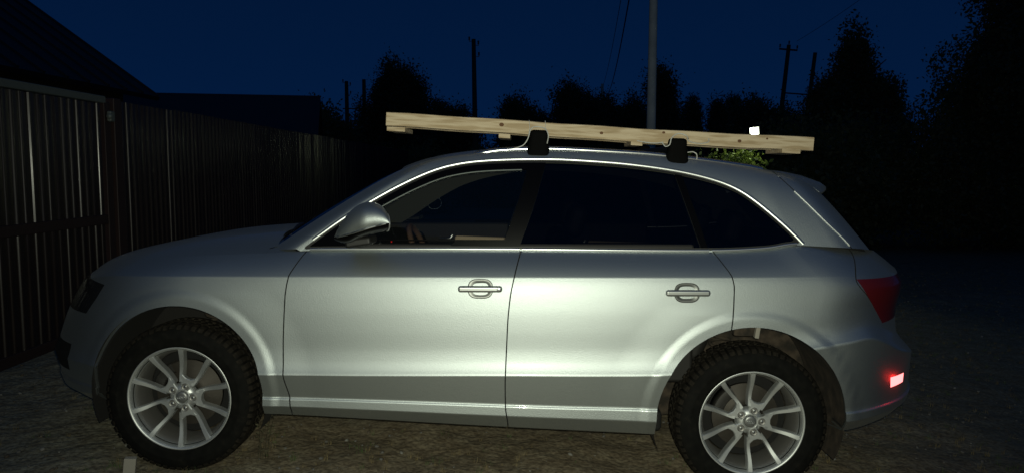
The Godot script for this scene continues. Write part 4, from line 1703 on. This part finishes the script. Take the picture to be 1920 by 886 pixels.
func fir(label: String, x: float, z: float, half: float, top: float, foot: float, count: int, size := 1.0) -> void:
	tree("fir_tree", label, "tree", Vector3(x, 0, z), [], [foot, top, half], count, size, "leaf_needle", top * 0.97, 0.025 * top, "trees on the skyline")


func at_px(u: float, d: float) -> float:      # sideways place of something seen u pixels from the middle, d metres off
	return (u - 960.0) / 1443.0 * d


func build_trees() -> void:
	# the round tree with a lower lobe on its right
	tree("leafy_tree", "large round tree with a lower lobe, standing left of the lone pole", "tree", Vector3(-6.45, 0, -42.0),
		[[Vector3(0.1, 4.9, 0), Vector3(1.15, 2.5, 1.1)], [Vector3(1.15, 4.2, 0), Vector3(0.85, 2.5, 0.9)], [Vector3(-1.15, 3.0, 0.2), Vector3(0.9, 2.3, 0.8)], [Vector3(0, 2.3, 0), Vector3(2.0, 2.2, 1.4)]], [], 1500, 0.95, "leaf_dark", 5.6, 0.2, "trees on the skyline")
	var d := 48.0
	for b in [["low shrubby tree beside the shed's right end", 618, 30.0, 1.1, 3.9, 0.2, 260], ["low tree between the round tree and the lone pole", 832, d, 1.3, 6.0, 0.5, 330], ["small tree touching the right side of the lone pole's foot", 872, d, 0.9, 5.4, 0.4, 230],
			["wide low tree right of the lone pole", 975, d, 1.6, 6.1, 0.4, 420], ["low gap-filling tree right of the wide low tree", 1022, d + 3, 1.1, 5.3, 0.4, 260], ["broad tall tree left of the slim pole", 1085, d, 1.9, 7.0, 0.4, 560],
			["tree crown behind the slim pole", 1140, d + 4, 1.5, 6.6, 0.4, 380], ["thin tall tree half hidden by the pale pole", 1238, d - 6, 0.75, 7.3, 0.4, 300], ["low tree just left of the pale pole", 1190, d + 2, 1.2, 6.2, 0.4, 320],
			["low dark tree right of the pale pole", 1265, d, 1.2, 5.3, 0.4, 300], ["bushy tree behind the floodlight", 1420, d - 10, 1.4, 4.9, 0.4, 380], ["low tree at the foot of the three insulator pole", 1478, d - 4, 1.5, 5.0, 0.4, 380]]:
		bushy(b[0], at_px(b[1], b[2]), -b[2], b[3], b[4], b[5], b[6])
	for b in [["pointed fir between the pale pole and the floodlight", 1296, d, 1.25, 5.9, 0.3, 420], ["short fir standing left of the floodlight", 1343, d - 6, 1.0, 5.2, 0.3, 330], ["taller fir right above the floodlight", 1372, d, 1.25, 6.1, 0.3, 420], ["little fir close to the three insulator pole", 1412, d - 2, 0.9, 5.6, 0.3, 300]]:
		fir(b[0], at_px(b[1], b[2]), -b[2], b[3], b[4], b[5], b[6])
	# tall tree behind the tail and the dark mass on the right
	tree("tall_tree", "tall pointed tree behind the car's tail", "tree", Vector3(at_px(1592, 24.0), 0, -24.0), [[Vector3(0.1, 2.2, 0), Vector3(1.75, 2.2, 1.3)], [Vector3(0.95, 2.5, 0), Vector3(0.9, 1.5, 0.9)], [Vector3(-0.6, 3.4, 0), Vector3(0.8, 1.0, 0.8)], [Vector3(0.6, 3.3, 0), Vector3(0.9, 1.2, 0.8)], [Vector3(0.0, 4.3, 0), Vector3(0.75, 1.2, 0.7)], [Vector3(0.05, 5.2, 0), Vector3(0.33, 0.8, 0.33)]], [], 1500, 0.62, "leaf_birch", 5.0, 0.16, "trees on the skyline")
	tree("big_tree", "biggest dark tree, filling the right edge beyond the grass", "tree", Vector3(11.0, -0.2, -15.5), [[Vector3(-0.3, 2.4, 0), Vector3(2.6, 2.6, 1.8)], [Vector3(0.1, 4.4, 0), Vector3(1.95, 2.0, 1.5)], [Vector3(-1.1, 3.9, 0.2), Vector3(1.0, 1.0, 1.0)], [Vector3(0.3, 6.3, 0), Vector3(1.35, 1.8, 1.0)], [Vector3(2.2, 4.6, 0), Vector3(1.9, 3.6, 1.4)], [Vector3(-2.1, 1.5, 0.1), Vector3(1.25, 1.6, 1.1)]], [], 3600, 0.55, "leaf_birch", 7.0, 0.2, "trees on the skyline")
	# undergrowth that closes the view between car and trees
	for b in [["dense dark bush right behind the car's tail", 6.6, -16.5, 1.9, 2.6, 900], ["dark bush at the foot of the tall pointed tree", 9.0, -21.0, 2.0, 2.5, 800], ["dark bushes under the biggest tree at the right edge", 13.6, -18.0, 3.4, 3.4, 1200], ["bush at the far end of the fence", -3.6, -26.5, 1.6, 2.3, 520], ["dark bush behind the front of the roof", -0.6, -31.0, 2.2, 2.5, 620], ["dark bush behind the middle of the roof", 3.4, -33.0, 2.2, 2.6, 620], ["dark bush left of the floodlight's bush", 5.4, -28.0, 2.0, 2.4, 560]]:
		tree("dark_bush", b[0], "bush", Vector3(b[1], -0.1, b[2]), [[Vector3(0, b[4] * 0.45, 0), Vector3(b[3], b[4] * 0.5, b[3] * 0.8)], [Vector3(b[3] * 0.4, b[4] * 0.65, 0), Vector3(b[3] * 0.5, b[4] * 0.36, 0.8)], [Vector3(-b[3] * 0.5, b[4] * 0.6, 0), Vector3(b[3] * 0.45, b[4] * 0.33, 0.8)]], [], b[5], 0.7, "leaf_dark", 0.0, 0.0, "bushes beyond the car")
	tree("lit_bush", "green leafy bush lit by the floodlight", "bush", Vector3(3.22, -0.38, -11.75), [[Vector3(0.1, 1.15, 0), Vector3(0.5, 1.0, 0.5)], [Vector3(-0.55, 1.2, -0.2), Vector3(0.6, 0.85, 0.5)], [Vector3(0.3, 1.5, 0.0), Vector3(0.3, 0.55, 0.3)]], [], 420, 0.45, "leaf_bush", 1.4, 0.03)


# ---------------------------------------------------------------- ground
func ground_y(x: float, z: float) -> float:
	var s := clampf(x + 0.245, -3.4, 4.2)
	var base := -0.0685 - 0.0385 * s + 0.010
	var far := smoothstep(9.0, 30.0, -z) + smoothstep(5.0, 12.0, absf(x)) * 0.5
	return lerpf(base, -0.05, clampf(far, 0.0, 1.0))


func build_ground() -> void:
	var nz := FastNoiseLite.new()
	nz.seed = 9
	nz.frequency = 1.1
	nz.fractal_octaves = 5
	var nf := FastNoiseLite.new()
	nf.seed = 19
	nf.frequency = 9.0
	nf.fractal_octaves = 3
	var xs := PackedFloat32Array()
	var zs := PackedFloat32Array()
	for s in [[-500, -60, 8], [-60, -12, 10], [-12, -4.2, 24], [-4.2, 4.2, 260], [4.2, 9.0, 80], [9.0, 60, 24], [60, 500, 8]]:
		for q in s[2]:
			xs.append(lerpf(s[0], s[1], q / float(s[2])))
	xs.append(500)
	for s in [[40, 6, 6], [6, -3.2, 20], [-3.2, -6.4, 110], [-6.4, -14.0, 130], [-14, -60, 30], [-60, -600, 12]]:
		for q in s[2]:
			zs.append(lerpf(s[0], s[1], q / float(s[2])))
	zs.append(-600)
	var rows := []
	for z in zs:
		var row := PackedVector3Array()
		for x in xs:
			var near := 1.0 - smoothstep(10.0, 20.0, maxf(absf(x), -z - 4.0))
			var y := ground_y(x, z) + near * (0.030 * nz.get_noise_2d(x, z) + 0.007 * nf.get_noise_2d(x, z))
			row.append(Vector3(x, y, z))
		rows.append(row)
	var m := Mb.new()
	m.grid(rows, Vector3(0, -900, 0))
	var soil := FastNoiseLite.new()
	soil.seed = 5
	soil.frequency = 0.6
	for p in m.v:       # paler by the fence, brown packed dirt on the track, darker to the right and far off
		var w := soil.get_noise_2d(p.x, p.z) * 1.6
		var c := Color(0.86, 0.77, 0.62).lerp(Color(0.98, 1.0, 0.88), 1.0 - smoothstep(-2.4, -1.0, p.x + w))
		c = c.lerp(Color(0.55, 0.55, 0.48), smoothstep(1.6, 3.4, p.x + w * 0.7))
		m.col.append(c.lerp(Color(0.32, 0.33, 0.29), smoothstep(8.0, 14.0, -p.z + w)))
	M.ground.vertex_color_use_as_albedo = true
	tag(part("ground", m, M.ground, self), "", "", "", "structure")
	# loose stones and grass: uncounted
	for st in [["stone_pale", 700], ["stone_grey", 2600], ["stone_brown", 2600]]:
		var sm := Mb.new()
		var rws := []
		for j in 6:
			var v := PI * j / 5.0
			var row := PackedVector3Array()
			for q in 8:
				var an := TAU * q / 8
				var k := 1.0 + 0.22 * sin(q * 2.3 + j * 1.7)
				row.append(Vector3(sin(v) * cos(an) * k, cos(v) * 0.6, sin(v) * sin(an) * k * 0.8))
			rws.append(row)
		sm.grid(rws, Vector3.ZERO, true)
		var spots := []
		for q in st[1]:
			var x := rng.randf_range(-4.0, 7.0)
			var z := -3.3 - 8.0 * pow(rng.randf(), 1.5)
			var s := 0.003 + 0.012 * pow(rng.randf(), 3.0)
			spots.append(Transform3D(Basis.from_euler(Vector3(rng.randf() * 0.7, rng.randf() * TAU, rng.randf() * 0.7)).scaled(Vector3.ONE * s), Vector3(x, ground_y(x, z) + 0.030 * nz.get_noise_2d(x, z) + 0.007 * nf.get_noise_2d(x, z) + s * 0.25, z)))
		scatter("gravel", sm.mesh(M[st[0]]), spots)
	for gr in [["grass_dry", 2300], ["grass_green", 1500]]:
		var gm := Mb.new()
		for q in 11:
			var an := rng.randf() * TAU
			var ln := rng.randf_range(0.03, 0.075)
			var lean := Vector3(cos(an), 0, sin(an)) * ln * rng.randf_range(0.3, 1.0)
			var o := Vector3(rng.randfn() * 0.015, 0, rng.randfn() * 0.015)
			var sd := Vector3(-sin(an), 0, cos(an)) * 0.0022
			gm.flat(o - sd, o + sd, o + lean * 0.5 + Vector3(0, ln * 0.7, 0), Vector3(0, 0, 1))
			gm.flat(o + lean * 0.5 + Vector3(0, ln * 0.7, 0) - sd * 0.8, o + lean * 0.5 + Vector3(0, ln * 0.7, 0) + sd * 0.8, o + lean + Vector3(0, ln * 0.8, 0), Vector3(0, 0, 1))
		var spots := []
		var patch := FastNoiseLite.new()
		patch.seed = 77
		patch.frequency = 0.8
		while spots.size() < gr[1]:
			var x := rng.randf_range(-3.3, 8.5)
			var z := -3.4 - 9.0 * pow(rng.randf(), 1.4)
			if patch.get_noise_2d(x, z) + (0.35 if x > 2.3 else 0.0) + (0.15 if z > -4.1 else -0.1) < rng.randf_range(-0.15, 0.3):
				continue
			spots.append(Transform3D(Basis(Vector3.UP, rng.randf() * TAU).scaled(Vector3.ONE * rng.randf_range(0.25, 0.8)), Vector3(x, ground_y(x, z) + 0.030 * nz.get_noise_2d(x, z) - 0.004, z)))
		scatter("grass", gm.mesh(M[gr[0]]), spots)
	# a pale stub of wood by the front wheel, tall weeds behind it
	var sk := Mb.new()
	sk.box(Transform3D(Basis(Vector3.UP, 0.3) * Basis(Vector3.BACK, -0.12), Vector3(0, 0.05, 0)), Vector3(0.055, 0.16, 0.04), 0.004)
	tag(part("wooden_stub", sk, M.stub, self, Transform3D(Basis.IDENTITY, Vector3(-1.86, ground_y(-1.86, -3.62) - 0.055, -3.62))), "pale wooden stub in the dirt below the front tyre", "stake")
	var wd := thing("weed", "thin tall weed growing behind the front wheel", "weed", Vector3(-1.28, ground_y(-1.28, -3.84), -3.84))
	for q in 5:
		var h := rng.randf_range(0.10, 0.24)
		var an := rng.randf() * TAU
		var sm := Mb.new()
		var pts := []
		for j in 6:
			var u := j / 5.0
			pts.append(Vector3(0.012 * q - 0.024 + cos(an) * 0.05 * u * u, h * u, sin(an) * 0.03 * u * u))
		sm.tube(pts, [0.0022, 0.0018, 0.001], 5)
		for j in range(1, 6):
			var a := rng.randf() * TAU
			var dr := Vector3(cos(a), 0.4, sin(a)) * 0.022
			sm.flat(pts[j], pts[j] + dr * 0.5 + Vector3(0, 0.006, 0), pts[j] + dr, Vector3(0, 0, 1))
			sm.flat(pts[j], pts[j] + dr * 0.5 - Vector3(0, 0.005, 0), pts[j] + dr, Vector3(0, 0, 1))
		part("stem", sm, M.weed, wd)


func scatter(called: String, mesh: Mesh, spots: Array) -> void:
	var mm := MultiMesh.new()
	mm.transform_format = MultiMesh.TRANSFORM_3D
	mm.mesh = mesh
	mm.instance_count = spots.size()
	for q in spots.size():
		mm.set_instance_transform(q, spots[q])
	var mi := MultiMeshInstance3D.new()
	mi.multimesh = mm
	mi.name = numbered(called)
	tag(mi, {"gravel": "loose gravel strewn over the track", "grass": "sparse short grass growing through the gravel"}[called], called, "", "stuff")
	add_child(mi)


func _ready() -> void:
	rng.seed = 20240
	# camera
	var cam := Camera3D.new()
	cam.name = "camera"
	cam.position = Vector3(0, 1.47, 0)
	cam.rotation_degrees = Vector3(-5, 0, 0)
	cam.fov = 34.14
	cam.near = 0.05
	cam.far = 2000.0
	add_child(cam)
	# late dusk sky
	var sky := ProceduralSkyMaterial.new()
	sky.sky_top_color = Color(0.006, 0.064, 0.162)
	sky.sky_horizon_color = Color(0.013, 0.108, 0.244)
	sky.sky_curve = 0.22
	sky.ground_bottom_color = Color(0.01, 0.015, 0.02)
	sky.ground_horizon_color = Color(0.005, 0.03, 0.06)
	sky.sun_angle_max = 1.0
	var env := Environment.new()
	env.background_mode = Environment.BG_SKY
	env.sky = Sky.new()
	env.sky.sky_material = sky
	env.tonemap_mode = Environment.TONE_MAPPER_LINEAR
	env.tonemap_exposure = 1.0
	env.sdfgi_enabled = true
	env.ssao_enabled = true
	env.ssil_enabled = true
	var we := WorldEnvironment.new()
	we.name = "world"
	we.environment = env
	add_child(we)
	# last glow of the sky
	var dusk := DirectionalLight3D.new()
	dusk.name = "dusk_light"
	dusk.light_color = Color(0.24, 0.58, 1.0)
	dusk.light_energy = 0.024
	dusk.light_angular_distance = 90.0
	dusk.shadow_enabled = true
	dusk.rotation_degrees = Vector3(-62, 15, 0)
	add_child(dusk)
	# the lamp of the phone that took the picture, beside its lens
	var flash := SpotLight3D.new()
	flash.name = "flash_light"
	flash.position = Vector3(0.02, 1.50, 0.0)
	flash.rotation_degrees = Vector3(-5, 0, 0)
	flash.light_color = Color(0.985, 1.0, 0.90)
	flash.light_energy = 9.5
	flash.light_size = 0.02
	flash.spot_range = 60.0
	flash.spot_attenuation = 2.0
	flash.spot_angle = 46.0
	flash.spot_angle_attenuation = 1.0
	flash.shadow_enabled = true
	add_child(flash)
	make_materials()
	mat("handle_cup", lin(0.15, 0.155, 0.15), 0.4, 0.85)
	mat("handle_grip", lin(0.50, 0.52, 0.51), 0.4, 0.9)
	mat("rail", lin(0.62, 0.63, 0.62), 0.25, 1.0)
	mat("liner_front", lin(0.012, 0.011, 0.010), 0.95)
	mat("bracket", lin(0.30, 0.28, 0.24), 0.8)
	mat("leather", lin(0.16, 0.10, 0.07), 0.35)
	mat("alloy_inner", lin(0.36, 0.35, 0.33), 0.5, 0.8)
	mat("cap", lin(0.30, 0.305, 0.30), 0.45, 0.8)
	mat("caliper", lin(0.03, 0.028, 0.025), 0.6, 0.3)
	mat("foot", lin(0.004, 0.004, 0.004), 0.7)
	M.foot.metallic_specular = 0.12
	mat("post_grey", lin(0.5, 0.52, 0.50), 0.5, 0.3)
	mat("stub", lin(0.30, 0.28, 0.24), 0.9)
	mat("weed", lin(0.06, 0.055, 0.03), 0.85)
	build_ground()
	build_fence()
	build_houses()
	build_car()
	build_roof_load()
	build_poles()
	build_trees()
